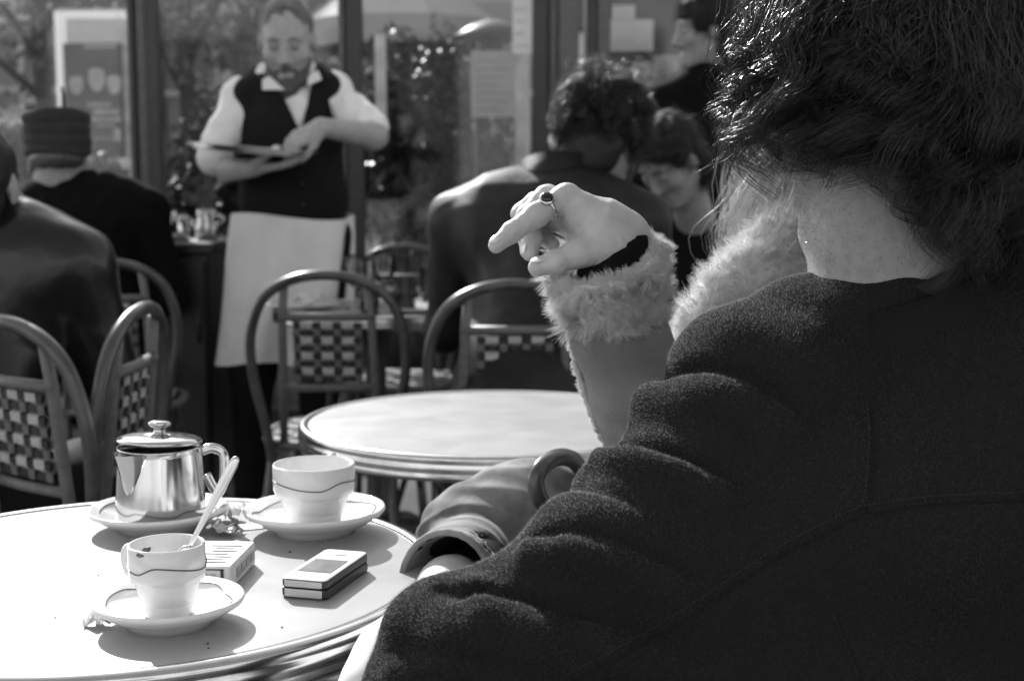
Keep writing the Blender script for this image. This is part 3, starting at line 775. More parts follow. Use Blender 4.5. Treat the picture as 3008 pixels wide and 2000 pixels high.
LV, LF = lathe([(0, .0005), (.0415, .0005), (.0440, .001), (.0450, .0028), (.0446, .0045), (.038, .0072), (.020, .0100), (.0068, .0108), (.0060, .0135), (.0062, .0165), (.0105, .018), (.0124, .0205), (.0120, .0225), (.0075, .024), (0, .0244)], 64)
ax_ = -td; K = np.array(Matrix.Rotation(-tl, 3, Vector(td)))
LV = (LV-rd*-.041)@K.T+rd*-.041+TP+up*.0797+np.array([0, 0, .0])
add('lid', (LV, LF), 'steel', t)

# spoon standing in the espresso cup
a0, a1 = A(560, 1590, 1.135), A(695, 1338, 1.150); dv = a0-a1
t = thing('spoon', 'small steel spoon leaning out of the espresso cup', 'spoon', a0)
LP = np.array([a1+dv*s for s in (0, .03, .1, .3, .55, .8, 1., 1.12)]); 
add('handle', tube(LP, [.0014, .0036, .0047, .0045, .0036, .0026, .0021, .0020], 10, .28, up=(0, -1, .3)), 'steel_soft', t)
add('bowl', ellipsoid(a0+dv*.19, (.008, .003, .013), 8, axes((0, 1, 0), norm(-dv))), 'steel_soft', t)

def obox(o, ux, uy, lz, bev):               # box on corner o spanned by ux, uy (horizontal vectors) and height lz
    ux = np.array(ux, float); uy = np.array(uy, float); lx, ly = np.linalg.norm(ux), np.linalg.norm(uy)
    V, F = box((0, 0, 0), (lx, ly, lz), bev); ex, ey = ux/lx, uy/ly
    return np.array(o)+V[:, :1]*ex+V[:, 1:2]*ey+V[:, 2:]*np.array([0, 0, 1.]), F
def flat(v): v = np.array(v, float); v[2] = 0; return v
# cigarette packet
z_ = TZ+.0225; fr, br, bl = Z(673, 1661, z_), Z(735, 1598, z_), Z(600, 1592, z_)
uy = flat(br-fr); ux = flat(bl-br); ux = ux/np.linalg.norm(ux)*.056; uy = norm(uy)*.088
nx_ = np.array([-uy[1], uy[0], 0]); nx_ = nx_/np.linalg.norm(nx_)*.056
if nx_@ux < 0: nx_ = -nx_
o_ = np.array([fr[0], fr[1], TZ+.0005])
t = thing('cigarette_packet', 'white cigarette packet lying flat behind the espresso cup', 'packet', o_)
add('box', obox(o_, nx_, uy, .022, .0012), 'paper', t, smooth=False)
ex, ey = nx_/.056, uy/.088
def patch(o, u, v, mat, name, par):          # thin printed area
    o, u, v = map(np.array, (o, u, v)); n = norm(np.cross(u, v))*.0003
    return add(name, (np.array([o, o+u, o+u+v, o+v, o-n, o+u-n, o+u+v-n, o+v-n]), [(0, 1, 2, 3), (7, 6, 5, 4), (0, 4, 5, 1), (1, 5, 6, 2), (2, 6, 7, 3), (3, 7, 4, 0)]), mat, par, smooth=False)
e0 = o_-ey*.0006
for a, b, c, d in ((.006, .002, .05, .0012), (.006, .0185, .05, .0012), (.006, .002, .003, .0177), (.053, .002, .003, .0177)):
    patch(e0+ex*a+up*b, ex*b*0+ex*min(b*0+ (c if c > .01 else c), .05), up*d, 'print_dark', 'printed_border', t)
for i in range(4): patch(e0+ex*(.013+.008*i)+up*.008, ex*.0055, up*.007, 'print_mid', 'printed_word', t)
for i in range(7):
    patch(o_+up*.0226+ex*(.008+.006*(i % 2))+ey*(.012+.0095*i), ex*(.03-.007*(i % 3)), ey*.0045, 'print_mid', 'printed_word', t)
for i in range(4):
    s0 = o_-ex*.0006
    patch(s0+ey*(.02+.017*i)+up*.006, up*.009, ey*.012, 'print_mid', 'printed_word', t)
def rprism(o, ux, uy, lz, rc, bev, ns=6):      # rounded slab
    ux = np.array(ux, float); uy = np.array(uy, float); lx, ly = np.linalg.norm(ux), np.linalg.norm(uy); ex, ey = ux/lx, uy/ly
    def ring(i, z):
        out = []
        for cx_, cy_, a0 in ((lx-rc, ly-rc, 0), (rc, ly-rc, 90), (rc, rc, 180), (lx-rc, rc, 270)):
            for k in range(ns+1):
                a = math.radians(a0+90*k/ns); out.append(np.array(o)+ex*(cx_+(rc-i)*math.cos(a))+ey*(cy_+(rc-i)*math.sin(a))+np.array([0, 0, z]))
        return out
    R_ = [ring(bev, 0), ring(bev*.3, bev*.3), ring(0, bev), ring(0, lz-bev), ring(bev*.3, lz-bev*.3), ring(bev, lz)]; n = len(R_[0])
    V = np.array([p for q in R_ for p in q]); F = [tuple(reversed(range(n))), tuple(range(5*n, 6*n))]
    for j in range(5):
        for k in range(n): F.append((j*n+k, j*n+(k+1) % n, (j+1)*n+(k+1) % n, (j+1)*n+k))
    return V, F
# folding phone
z_ = TZ+.018; c0, c1, c2 = Z(818, 1694, z_), Z(955, 1706, z_), Z(1049, 1616, z_)
ux = flat(c1-c0); uy = flat(c2-c1); uy = uy-ux*(uy@ux)/(ux@ux); Wp, Lp = np.linalg.norm(ux), np.linalg.norm(uy); ex, ey = ux/Wp, uy/Lp
o_ = np.array([c0[0], c0[1], TZ+.0004])
t = thing('folding_phone', 'closed folding phone with pale lid and dark sides', 'phone', o_)
add('lower_half', rprism(o_, ux, uy, .0092, .006, .0022), 'phone_dark', t, smooth=False)
up_ = add('upper_half', rprism(o_+up*.0094+ex*.0005, ux-ex*.001, uy, .0075, .006, .0016), 'phone_dark', t, smooth=False)
add('end_cap', obox(o_+up*.0012+ex*.0045-ey*.0009, ux-ex*.009, ey*.004, .0074, .001), 'phone_light', t, smooth=False)
add('end_cap', obox(o_+up*.0104+ex*.0045-ey*.0009, ux-ex*.009, ey*.004, .0058, .001), 'phone_light', t, smooth=False)
pl = add('lid_plate', rprism(o_+up*.0162+ex*.0010+ey*.0008, ux-ex*.0022, uy-ey*.0018, .0016, .0055, .0006), 'phone_light', t, smooth=False)
add('screen', obox(o_+up*.0179+ex*.0060+ey*(Lp*.24), ux-ex*.0125, ey*Lp*.40, .0003, .0001), 'screen', t, smooth=False)
add('lens', obox(o_+up*.0179+ex*(Wp*.40)+ey*(Lp*.80), ex*.010, ey*.006, .0004, .0001), 'print_mid', t, smooth=False)

def crumple(c, w, l, h, seed, n=12):
    r = np.random.default_rng(seed); u = np.linspace(-1, 1, n); U, Vv = np.meshgrid(u, u)
    P = np.stack([U.ravel(), Vv.ravel(), 0*U.ravel()], 1)
    zz = 0
    for k in range(7):
        d = r.normal(size=2); d /= np.linalg.norm(d); zz = zz+np.abs(((P[:, 0]*d[0]+P[:, 1]*d[1])*r.uniform(1, 2.4)+r.uniform(0, 2)) % 2-1)
    zz = (zz-zz.min())/(zz.max()-zz.min())
    a = r.uniform(0, 3); x = P[:, 0]*w*(1-.35*zz)+r.normal(size=len(P))*w*.03; y = P[:, 1]*l*(1-.35*zz)
    V = np.stack([c[0]+x*math.cos(a)-y*math.sin(a), c[1]+x*math.sin(a)+y*math.cos(a), c[2]+.001+zz*h], 1)
    F = [(j*n+i, j*n+i+1, (j+1)*n+i+1, (j+1)*n+i) for j in range(n-1) for i in range(n-1)]
    return V, F
def wrapper(px, py, w, l, h, seed, mat, label, name='paper_wrapper'):
    p = Z(px, py, TZ); o = add(name, crumple((p[0], p[1], TZ), w, l, h, seed), mat, None, smooth=False)
    return tag(o, label, 'wrapper', 'torn wrappers on the foreground table')
wrapper(668, 1528, .022, .016, .020, 4, 'paper', 'crumpled white paper wrapper between teapot and wide cup')
w2 = wrapper(655, 1566, .020, .014, .014, 9, 'foil', 'shiny crumpled foil wrapper behind the cigarette packet', 'foil_wrapper')
wrapper(284, 1832, .013, .011, .012, 5, 'paper', 'crumpled sugar wrapper poking out at the left of the front saucer')
p = Z(748, 1541, TZ+.001); o_ = add('paper_slip', obox((p[0]-.012, p[1]-.02, TZ+.0006), (.026, .012, 0), (-.012, .026, 0), .0006, .0001), 'paper', None, smooth=False)
tag(o_, 'small flat white paper slip left of the larger saucer', 'paper')
p = Z(690, 1560, TZ+.001); o_ = add('tea_tag', obox((p[0], p[1]-.012, TZ+.0122), (.006, .002, 0), (-.009, .036, 0), .001, .0002), 'print_dark', None, smooth=False)
tag(o_, 'dark narrow tea tag lying on the foil wrapper', 'tea tag')

r_ = np.random.default_rng(77); parts = []
for i in range(26):
    q = Z(r_.uniform(120, 1150), r_.uniform(1560, 1930), TZ)
    if math.hypot(q[0]-T1[0], q[1]-T1[1]) < .27: parts.append(ellipsoid((q[0], q[1], TZ+.0006), np.array([.0012, .0009, .0007])*r_.uniform(.5, 1.5), 4))
tag(add('crumbs', join(*parts), 'coffee', None), 'tiny crumbs and ash scattered over the foreground table', 'crumbs', kind='stuff')
# --- glasses and plates on the laid table
def stem_glass(px, py_base, label, k=1.):
    p = Z(px, py_base, TZ); t = thing('wine_glass', label, 'glass', (p[0], p[1], TZ), group='glasses on the laid table')
    add('foot', lathe([(0, .001), (.032*k, .001), (.032*k, .003), (.006, .006), (.004, .012), (.0035, .06*k), (0, .062*k)], 24, (p[0], p[1], TZ)), 'glass_ware', t)
    add('bowl', lathe([(.0035, .06*k), (.022*k, .072*k), (.034*k, .10*k), (.033*k, .13*k), (.030*k, .155*k), (.029*k, .155*k), (.032*k, .13*k), (.0325*k, .10*k), (.02*k, .075*k), (0, .066*k)], 28, (p[0], p[1], TZ)), 'glass_ware', t)
def tumbler(px, py_base, label, r=.034, h=.1):
    p = Z(px, py_base, TZ); t = thing('tumbler', label, 'glass', (p[0], p[1], TZ), group='glasses on the laid table')
    add('wall', lathe([(0, 0), (r*.8, 0), (r, h), (r-.003, h), (r*.8-.003, .008), (0, .008)], 28, (p[0], p[1], TZ)), 'glass_ware', t)
    add('water', lathe([(0, .009), (r*.8-.004, .009), (r*.9-.004, h*.55), (0, h*.55)], 20, (p[0], p[1], TZ)), 'glass_ware', t)
stem_glass(1045, 905, 'stemmed glass on the laid table above the empty chair back')
stem_glass(1128, 897, 'stemmed glass on the laid table right of another', 1.05)
tumbler(1190, 918, 'water tumbler at the right of the laid table')
tumbler(1262, 885, 'tumbler near the leather jacket sleeve')
tumbler(1085, 925, 'short tumbler at the front of the laid table', .03, .07)
p = Z(885, 905, TZ); t = thing('plate', 'white plate with napkin on the laid table', 'plate', (p[0], p[1], TZ))
add('dish', lathe([(0, .004), (.06, .004), (.062, 0), (.07, 0), (.115, .016), (.115, .019), (.07, .008), (0, .008)], 40, (p[0], p[1], TZ)), 'china', t)
n_ = add('napkin', crumple((p[0]+.02, p[1], TZ+.012), .07, .045, .035, 21), 'paper', None, smooth=False); tag(n_, 'white paper napkin crumpled on a plate on the laid table', 'napkin')
p = Z(1240, 915, TZ); t = thing('plate', 'white plate at the right of the laid table', 'plate', (p[0], p[1], TZ))
add('dish', lathe([(0, .004), (.05, .004), (.052, 0), (.06, 0), (.1, .014), (.1, .017), (.06, .008), (0, .008)], 40, (p[0], p[1], TZ)), 'china', t)
for i, (a, b) in enumerate((((830, 912), (915, 893)), ((842, 918), (925, 899)))):
    q0, q1 = Z(*a, TZ+.0205), Z(*b, TZ+.0205)
    o_ = add(('knife', 'fork')[i], tube([q0, (q0+q1)/2, q1], [.004, .003, .006], 8, .3), 'steel', None); tag(o_, ('steel knife laid across the plate with napkin', 'steel fork laid across the plate with napkin')[i], ('knife', 'fork')[i])
p = A(632, 722, 4.35)
for i, (px_, y_, h_) in enumerate(((622, 4.35, .085), (655, 4.45, .10))):
    q = A(px_, 735, y_); q[0] = cx1-.12+.07*i; q[1] = cy+.12+.1*i
    t = thing('carafe', ('small steel jug', 'second steel jug')[i]+' standing at the right end of the black cabinet', 'jug', (q[0], q[1], ctz), group='jugs on the cabinet')
    ctz_ = ctz; ctz = ctz+.0045
    add('body', lathe([(0, 0), (.035, 0), (.04, .04), (.03, h_*.7), (.034, h_), (.03, h_), (.026, h_*.7), (0, .01)], 24, (q[0], q[1], ctz)), 'steel', t)
    add('handle', tube(catmull([(q[0]+.03, q[1], ctz+h_*.85), (q[0]+.06, q[1], ctz+h_*.7), (q[0]+.038, q[1], ctz+.05)], 5), .005, 8), 'steel', t)
    ctz = ctz_

# ================================================================== PEOPLE
DOWN = np.array([0, 0, -1.])
def joinq(*pp):
    n = 0; V, F = [], []
    for v, f in pp: V.append(v); F.append(f+n); n += len(v)
    return np.concatenate(V), np.concatenate(F)
def head(S, c, R, s=1., ears=True, neck=None, k=.02, fine=True):
    p = lambda x, y, z: np.array(c)+R@(np.array([x, y, z])*s)
    S.ell(p(0, -.012, .032), np.array([.074, .094, .084])*s, R, k)
    S.ell(p(0, .026, -.03), np.array([.061, .064, .088])*s, R, .03*s)
    for e in (-1, 1):
        S.cone(p(e*.050, -.002, -.055), p(e*.018, .066, -.098), .020*s, .019*s, .025*s)
        if ears: S.ell(p(e*.078, -.008, -.008), np.array([.008, .019, .031])*s, R, .008*s)
    S.ell(p(0, .072, -.101), np.array([.022, .02, .018])*s, R, .02*s)
    if fine:
        S.cone(p(-.036, .074, .024), p(.036, .074, .024), .0105*s, .0105*s, .02*s)
        for e in (-1, 1):
            S.ell(p(e*.031, .097, .006), np.array([.017, .016, .012])*s, R, .012*s, 's')
            S.ell(p(e*.040, .058, -.026), np.array([.025, .024, .022])*s, R, .02*s)
            S.ell(p(e*.0125, .093, -.037), np.array([.009, .010, .008])*s, R, .008*s)
        S.cone(p(0, .086, .014), p(0, .109, -.031), .0085*s, .0115*s, .010*s)
        S.cone(p(-.019, .084, -.066), p(.019, .084, -.066), .0062*s, .0062*s, .006*s)
        S.cone(p(-.015, .083, -.078), p(.015, .083, -.078), .0068*s, .0068*s, .006*s)
    a = p(0, -.018, -.06); b = np.array(neck) if neck is not None else p(0, -.035, -.18)
    S.cone(a, b, .054*s, .058*s, .03)
    return p
def face_bits(p, R, s, parent, brow='hair_dark', lips=True):
    for e in (-1, 1):
        ey_ = add('eyelid', ellipsoid(p(e*.031, .0795, .004), np.array([.0135, .010, .0095])*s, 8, R), 'skin_tan', parent)
        add('lashes', tube([p(e*.019, .0872, -.002), p(e*.031, .0905, -.004), p(e*.044, .0850, -.001)], [.0006*s, .0011*s, .0006*s], 6), 'hair_brown', ey_)
        add('eyebrow', tube([p(e*.012, .092, .026), p(e*.03, .090, .031), p(e*.048, .078, .025)], [.0016*s, .0026*s, .0012*s], 6), brow, parent)
    if lips: add('lips', join(tube([p(-.020, .084, -.0745), p(0, .092, -.0705), p(.020, .084, -.0745)], [.001, .0042*s, .001], 6)), 'skin_tan', parent)
def hand(S, wrist, d, n, side, sc=1., curl=(.5, .6, .4), spread=.05, thumb_open=.7, k=.008):
    # d: towards the fingers, n: back of the hand, side: towards the thumb
    d, n = norm(d), norm(n); n = norm(n-d*(n@d)); w = norm(side-d*(np.array(side)@d)-n*(np.array(side)@n)); W = np.array(wrist)
    L = {0: (.040, .026, .021), 1: (.044, .029, .022), 2: (.041, .027, .021), 3: (.033, .021, .018)}
    for i in range(4):
        o = (.030-.020*i)*sc; m = W+d*(.088-.004*abs(i-1))*sc+w*o
        S.cone(W+w*o*.55, m, .0165*sc, .0115*sc, .014)
        q = m; ang = 0
        for j, l in enumerate(L[i]):
            ang += curl[j]*(1+.08*i); dd = d*math.cos(ang)-n*math.sin(ang)+w*spread*(1.5-i)*.5
            q2 = q+norm(dd)*l*sc; S.cone(q, q2, (.0098-.0008*j)*sc, (.0092-.0010*j)*sc, k*.5); q = q2
    q = W+d*.018*sc+w*.022*sc-n*.006*sc
    for l, a, r0, r1 in ((.042, thumb_open, .017, .0125), (.031, thumb_open*.55, .0115, .0105), (.026, thumb_open*.3, .0105, .0085)):
        q2 = q+norm(d*math.cos(a)+w*math.sin(a)-n*.35)*l*sc; S.cone(q, q2, r0*sc, r1*sc, k); q = q2
def hair(c, R, rad, n, steps, ds, clumps, amp, freq, keep, zlim=None, width=.0005, seed=0, grav=.22, lift=1.05, flow=None, pull=.55, jitter=.13, wild=.3, zjit=.012, curl_pow=1.4, out=.9, wave=0.):
    r = np.random.default_rng(seed); c = np.array(c); rad = np.array(rad); D = []
    while len(D) < clumps:
        d = r.normal(size=3); d /= np.linalg.norm(d)
        if keep(d): D.append(d)
    D = np.array(D); ci = np.concatenate([np.arange(clumps), r.integers(0, clumps, n-clumps)])
    d = D[ci]+jitter*r.normal(size=(n, 3)); d[:clumps] = D; d /= np.linalg.norm(d, axis=1)[:, None]
    P = c+(d*rad)@R.T; nr = (d/rad)@R.T; nr /= np.linalg.norm(nr, axis=1)[:, None]
    v = nr*out+DOWN*.25+.12*r.normal(size=(n, 3))
    ph = r.uniform(0, 6.28, clumps)[ci]+.35*r.normal(size=n); fr = freq*r.uniform(.7, 1.35, clumps)[ci]; am = amp*r.uniform(.5, 1.4, clumps)[ci]
    am = am*r.uniform(.8, 1.2, n); ln = r.uniform(.75, 1.1, n); lf = lift*(1+.10*r.random(clumps)[ci]+.03*r.random(n))
    sway = r.normal(size=(clumps, 3))[ci]*wild; zj = r.normal(size=clumps)[ci]*zjit+r.normal(size=n)*zjit*.35
    base = [P.copy()]; vs_ = [v.copy()]
    for s in range(steps-1):
        tgt = DOWN+sway*math.cos(s*.45)+(0 if flow is None else flow(P, None))
        v = v*(1-grav)+grav*tgt; v /= np.linalg.norm(v, axis=1)[:, None]
        P = P+v*(ds*ln)[:, None]
        q = ((P-c)@R)/rad; m = np.linalg.norm(q, axis=1); t_ = lf*(1+.012*s/steps)
        ins = m < t_; q[ins] *= (t_[ins]/m[ins])[:, None]; P = c+(q*rad)@R.T
        base.append(P.copy()); vs_.append(v.copy())
    B = np.stack(base, 1); Vv = np.stack(vs_, 1); t = np.linspace(0, 1, steps)
    if zlim is not None:                                            # each lock is cut where it reaches its own length
        lim = np.stack([zlim(B[:, i]) for i in range(steps)], 1)+zj[:, None]
        low = B[:, :, 2] < lim; low[:, :3] = False; end = np.where(low.any(1), low.argmax(1), steps-1).astype(float)
        u = end[:, None]*t[None]; i0 = np.minimum(u.astype(int), steps-2); fr_ = (u-i0)[..., None]; ix = np.arange(n)[:, None]
        B = B[ix, i0]*(1-fr_)+B[ix, i0+1]*fr_; Vv = Vv[ix, i0]
    e1 = np.cross(Vv, np.array([.3, .5, .8])); e1 /= np.linalg.norm(e1, axis=2)[..., None]+1e-9; e2 = np.cross(Vv, e1); e2 /= np.linalg.norm(e2, axis=2)[..., None]+1e-9
    a = ph[:, None]+fr[:, None]*t[None]*6.28; ramp = (.12*t+.88*t**curl_pow)[None]*am[:, None]
    if wave: B = B+(wave*np.clip(t*3, 0, 1)*np.sin(t*6.28*2.6)[None])[..., None]*0+wave*np.clip(t*3, 0, 1)[None, :, None]*np.sin(t[None]*6.28*2.4+ph[:, None])[..., None]*e1
    C = B+ramp[..., None]*(np.cos(a)[..., None]*e1+np.sin(a)[..., None]*e2)
    ctr = C[:clumps][ci]; off = (B-B[:clumps][ci])
    w = (pull*np.clip(t*1.6, 0, 1))[None, :, None]
    C = C*(1-w)+(ctr+off*(1-.75*t[None, :, None]))*w
    q = ((C-c)@R)/rad; m = np.linalg.norm(q, axis=2); ins = m < 1.02; q[ins] *= (1.02/m[ins])[:, None]; C = c+(q*rad)@R.T
    C = C+.0012*r.normal(size=(n, 1, 3))*t[None, :, None]*3
    return ribbons(C, np.full(n, width)*r.uniform(.6, 1.2, n), seed+1)

# ------------------------------------------------------------------ the man in the wool coat, nearest the camera, seen from behind
HM = A(2612, 304, 1.215); RM = axes((-.83, .56, -.16), (-.06, -.05, 1))
man = thing('person', 'person in dark wool coat with wavy dark hair seen from behind at right', 'person', (.40, 1.25, 0))
S = Soft((.10, .95, .90), (.62, 1.45, 1.36), .0045)
NB = A(2592, 915, 1.20)
pm = head(S, HM, RM, 1.03, True, NB)
S.cone(NB+[.0, .0, .05], NB+[.02, .01, -.04], .058, .085, .03)
bodyV, bodyF = S.mesh(); bodyV = relax(bodyV, bodyF, 1)
add('body', (bodyV, bodyF), 'skin_neck', man)
# coat: torso, both arms, folds of the left sleeve
S = Soft((-.18, .86, .44), (.78, 1.42, 1.08), .0045)
k_ = .05
S.cone((.42, 1.24, .50), (.41, 1.21, .84), .165, .16, k_)
S.ell((.405, 1.20, .86), (.205, .118, .15), None, k_)
SH = A(2160, 1103, 1.17)
S.chain([A(2600, 985, 1.225), A(2380, 1010, 1.20), SH], [.075, .050, .057], .04)
S.cone(A(2360, 1000, 1.20), A(2600, 960, 1.22), .036, .050, .02)
S.cone((.42, 1.21, .985), (.63, 1.22, .93), .062, .072, k_)
S.cone((.63, 1.22, .92), (.70, 1.12, .66), .07, .06, k_)
S.cone((.70, 1.12, .66), (.52, 1.38, .56), .058, .045, k_)
EL = A(1300, 1880, 1.005)
S.chain([A(2230, 1180, 1.16), A(1960, 1470, 1.10), A(1720, 1700, 1.05), A(1480, 1850, 1.02), EL], [.055, .052, .050, .046, .044], .03)
S.chain([EL, A(1240, 2060, .985), A(1190, 2400, .97)], [.044, .044, .044], .02)
S.cone(A(1860, 1780, 1.06), A(2500, 1560, 1.10), .06, .10, .06)            # cloth bridging arm and side
S.cone(A(1560, 1990, 1.05), A(2300, 2000, 1.09), .06, .10, .06)
S.cone(A(1900, 2200, 1.08), A(2500, 2250, 1.12), .10, .12, .06)
def fold(pts, ys, rs, k=.009):
    S.chain([A(a, b, y) for (a, b), y in zip(pts, ys)], rs, k)
S.chain([A(2330, 985, 1.175), A(2500, 940, 1.165), A(2640, 892, 1.165), A(2790, 880, 1.18)], [.026, .028, .034, .040], .02)
fold([(2190, 1132), (2330, 1125), (2520, 1170)], [1.165, 1.15, 1.15], [.066, .056, .042], .015)
fold([(2010, 1300), (2110, 1290), (2250, 1350), (2450, 1460)], [1.14, 1.115, 1.09, 1.08], [.051, .050, .042, .020])
fold([(1905, 1385), (2010, 1430), (2180, 1520)], [1.12, 1.09, 1.065], [.032, .033, .018])
fold([(1803, 1455), (1920, 1475), (2080, 1530), (2280, 1620)], [1.11, 1.075, 1.05, 1.045], [.036, .036, .032, .016])
fold([(1790, 1562), (1890, 1590), (2040, 1690)], [1.09, 1.06, 1.035], [.041, .038, .018])
fold([(1682, 1682), (1790, 1705), (1930, 1775), (2090, 1860)], [1.065, 1.035, 1.015, 1.01], [.036, .036, .031, .014])
fold([(1612, 1800), (1720, 1845), (1860, 1920)], [1.045, 1.02, 1.005], [.039, .036, .018])
fold([(1455, 1822), (1560, 1855), (1740, 1910), (1920, 1990)], [1.02, .995, .985, .985], [.026, .027, .024, .012])
fold([(1312, 1812), (1400, 1808), (1510, 1860)], [1.00, .985, .97], [.030, .028, .016])
fold([(1245, 1862), (1345, 1895), (1510, 1945), (1690, 2005)], [.998, .97, .96, .965], [.032, .032, .027, .014])
S.chain([A(1290, 1736, .985), A(1350, 1730, .97), A(1410, 1735, .975)], [.003, .009, .003], .006, 's')
cv, cf_ = S.mesh(); cv = relax(cv, cf_, 1)
from mathutils.bvhtree import BVHTree
def cloth_tree(V, F): return BVHTree.FromPolygons([tuple(v) for v in V], [tuple(int(i) for i in f) for f in F])
bvh = cloth_tree(cv, cf_)
def on_cloth(px, py):
    d = ray(px, py); h = bvh.ray_cast(Vector((0, 0, CAMZ)), Vector(d).normalized()); return None if h[0] is None else (np.array(h[0]), np.array(h[1]))
def crease(V, N, pts, dep=.007, hi=.010, wd=.006, wh=.015, gap=.020):     # a pinched valley with a roll of cloth hanging over below it
    C = catmull([(a, b, 0) for a, b in pts], 14)[:, :2]; Q = [(i/(len(C)-1), on_cloth(*c)) for i, c in enumerate(C)]; Q = [(u, h) for u, h in Q if h is not None]
    U = np.array([u for u, _ in Q]); P = np.array([h[0] for _, h in Q]); Nq = np.array([h[1] for _, h in Q])
    P = np.vstack([P[:1]+(P[0]-P[1])*1.0, P]); Nq = np.vstack([Nq[:1], Nq]); U = np.r_[U[0], U]
    T = np.gradient(P, axis=0); T /= np.linalg.norm(T, axis=1)[:, None]; Dn = np.cross(Nq, T); Dn *= np.sign(-Dn[:, 2:3]); Dn /= np.linalg.norm(Dn, axis=1)[:, None]
    near = np.where((np.abs(V-P.mean(0)) < np.ptp(P, axis=0)/2+.07).all(1))[0]
    D2 = ((V[near][:, None]-P[None])**2).sum(2); j = D2.argmin(1); e = V[near]-P[j]; s = (e*Dn[j]).sum(1); al = np.abs((e*T[j]).sum(1))
    w = np.clip((1.02-U[j])/.45, 0, 1)**.8*np.exp(-(np.maximum(al-.006, 0)/.008)**2)*np.exp(-((e*N[near]).sum(1)/.03)**2)
    V = V.copy(); V[near] += N[near]*(w*(-dep*np.exp(-(s/wd)**2)+hi*np.exp(-((s-gap)/wh)**2)))[:, None]
    return V
for pts, kw in (
    ([(1960, 1118), (2030, 1090), (2130, 1090), (2250, 1140), (2360, 1230)], dict(dep=.010, hi=.011, gap=.026, wh=.024, wd=.008)),
    ([(1820, 1312), (1890, 1310), (2000, 1340), (2120, 1395), (2230, 1460)], dict(dep=.009, hi=.010, gap=.017, wh=.013)),
    ([(1700, 1440), (1790, 1452), (1920, 1510)], dict(dep=.005, hi=.006, gap=.024, wh=.022)),
    ([(1600, 1572), (1700, 1566), (1830, 1600), (1980, 1670), (2100, 1740)], dict(dep=.008, hi=.010, gap=.018, wh=.016)),
    ([(1440, 1735), (1530, 1762), (1680, 1800), (1850, 1850), (1990, 1930)], dict(dep=.008, hi=.009, gap=.024, wh=.022)),
    ([(2110, 1250), (2170, 1285), (2240, 1350)], dict(dep=.003, hi=.003)),
    ([(1190, 1905), (1300, 1925), (1450, 1960), (1600, 2000)], dict(dep=.005, hi=.005))):
    cv = crease(cv, normals(cv, cf_), pts, **kw)
cv = relax(cv, cf_, 1, .35)
nn = normals(cv, cf_); cv = cv+nn*(.0010*wob(cv, 45, 5)+.0006*wob(cv, 140, 6))[:, None]
coat = add('wool_coat', (cv, cf_), 'wool', man)
nn = normals(cv, cf_); CAMP = np.array([0, 0, CAMZ])
def seen(P, N): return ((CAMP-P)*N).sum(1) > -.25*np.linalg.norm(CAMP-P, axis=1)
def seen_mask(P, N): return np.where(seen(P, N), 1., 0.)  # even nap density wherever the cloth faces the camera
P_, N_ = scatter(cv, cf_, 420000, seen_mask, 4)
add('wool_nap', nap(P_, N_, .0026, .00016, .9, 5), 'wool_hair', coat, smooth=False, kind='stuff')
# coat collar and the dark shirt under it
def neck_band(c, rx, ry, z0f, z1f, th, n=48):
    V, F = [], []
    for i in range(n):
        a = 2*math.pi*i/n; u = np.array([math.cos(a), math.sin(a), 0])
        for rr, zz in ((0, z0f(a)), (0, z1f(a)), (th, z1f(a)+.002), (th*1.4, z0f(a))):
            V.append(np.array(c)+[u[0]*(rx+rr), u[1]*(ry+rr), 0]+np.array([0, 0, zz]))
    for i in range(n):
        for q in range(4):
            j = (i+1) % n; F.append((i*4+q, i*4+(q+1) % 4, j*4+(q+1) % 4, j*4+q))
    return np.array(V), F
cc = NB+np.array([.015, .0, 0])
add('collar', neck_band(cc, .080, .074, lambda a: -.06, lambda a: -.012+.052*(.5+.5*math.cos(a+.35))**1.5, .008), 'wool', man)
add('shirt_collar', neck_band(cc, .070, .066, lambda a: -.05, lambda a: -.010+.062*(.5+.5*math.cos(a+.45))**1.4, .005), 'shirt_dark', man)
# seams: rows of single stitches lying on the cloth
bvh = cloth_tree(cv, cf_)
def seam(pts, step=14, name='stitching', groove=True):
    C = catmull([(a, b, 0) for a, b in pts], 60); L = np.r_[0, np.cumsum(np.linalg.norm(np.diff(C, axis=0), axis=1))]
    parts = []; 
    for s0 in np.arange(0, L[-1]-step, step):
        q = []
        for s1 in (s0, s0+step*.62):
            h = on_cloth(np.interp(s1, L, C[:, 0]), np.interp(s1, L, C[:, 1]))
            if h is None: break
            q.append(h[0]+h[1]*.0009)
        if len(q) == 2: parts.append(tube(q, .00042, 5))
    if parts: add(name, join(*parts), 'thread', coat)
    ln = [on_cloth(np.interp(s1, L, C[:, 0])+16, np.interp(s1, L, C[:, 1])+22) for s1 in np.arange(0, L[-1], step)]
    ln = [h[0]+h[1]*.0002 for h in ln if h is not None]
    if len(ln) > 3: add('seam', tube(np.array(ln), .0011, 6), 'wool', coat)
seam([(2545, 1190), (2550, 1300), (2540, 1440), (2520, 1490)])
seam([(2520, 1490), (2700, 1465), (2860, 1455), (3000, 1450)])
seam([(2520, 1490), (2280, 1610), (2050, 1760), (1850, 1880), (1650, 1985)])
seam([(2440, 1800), (2480, 1900), (2520, 2000)])
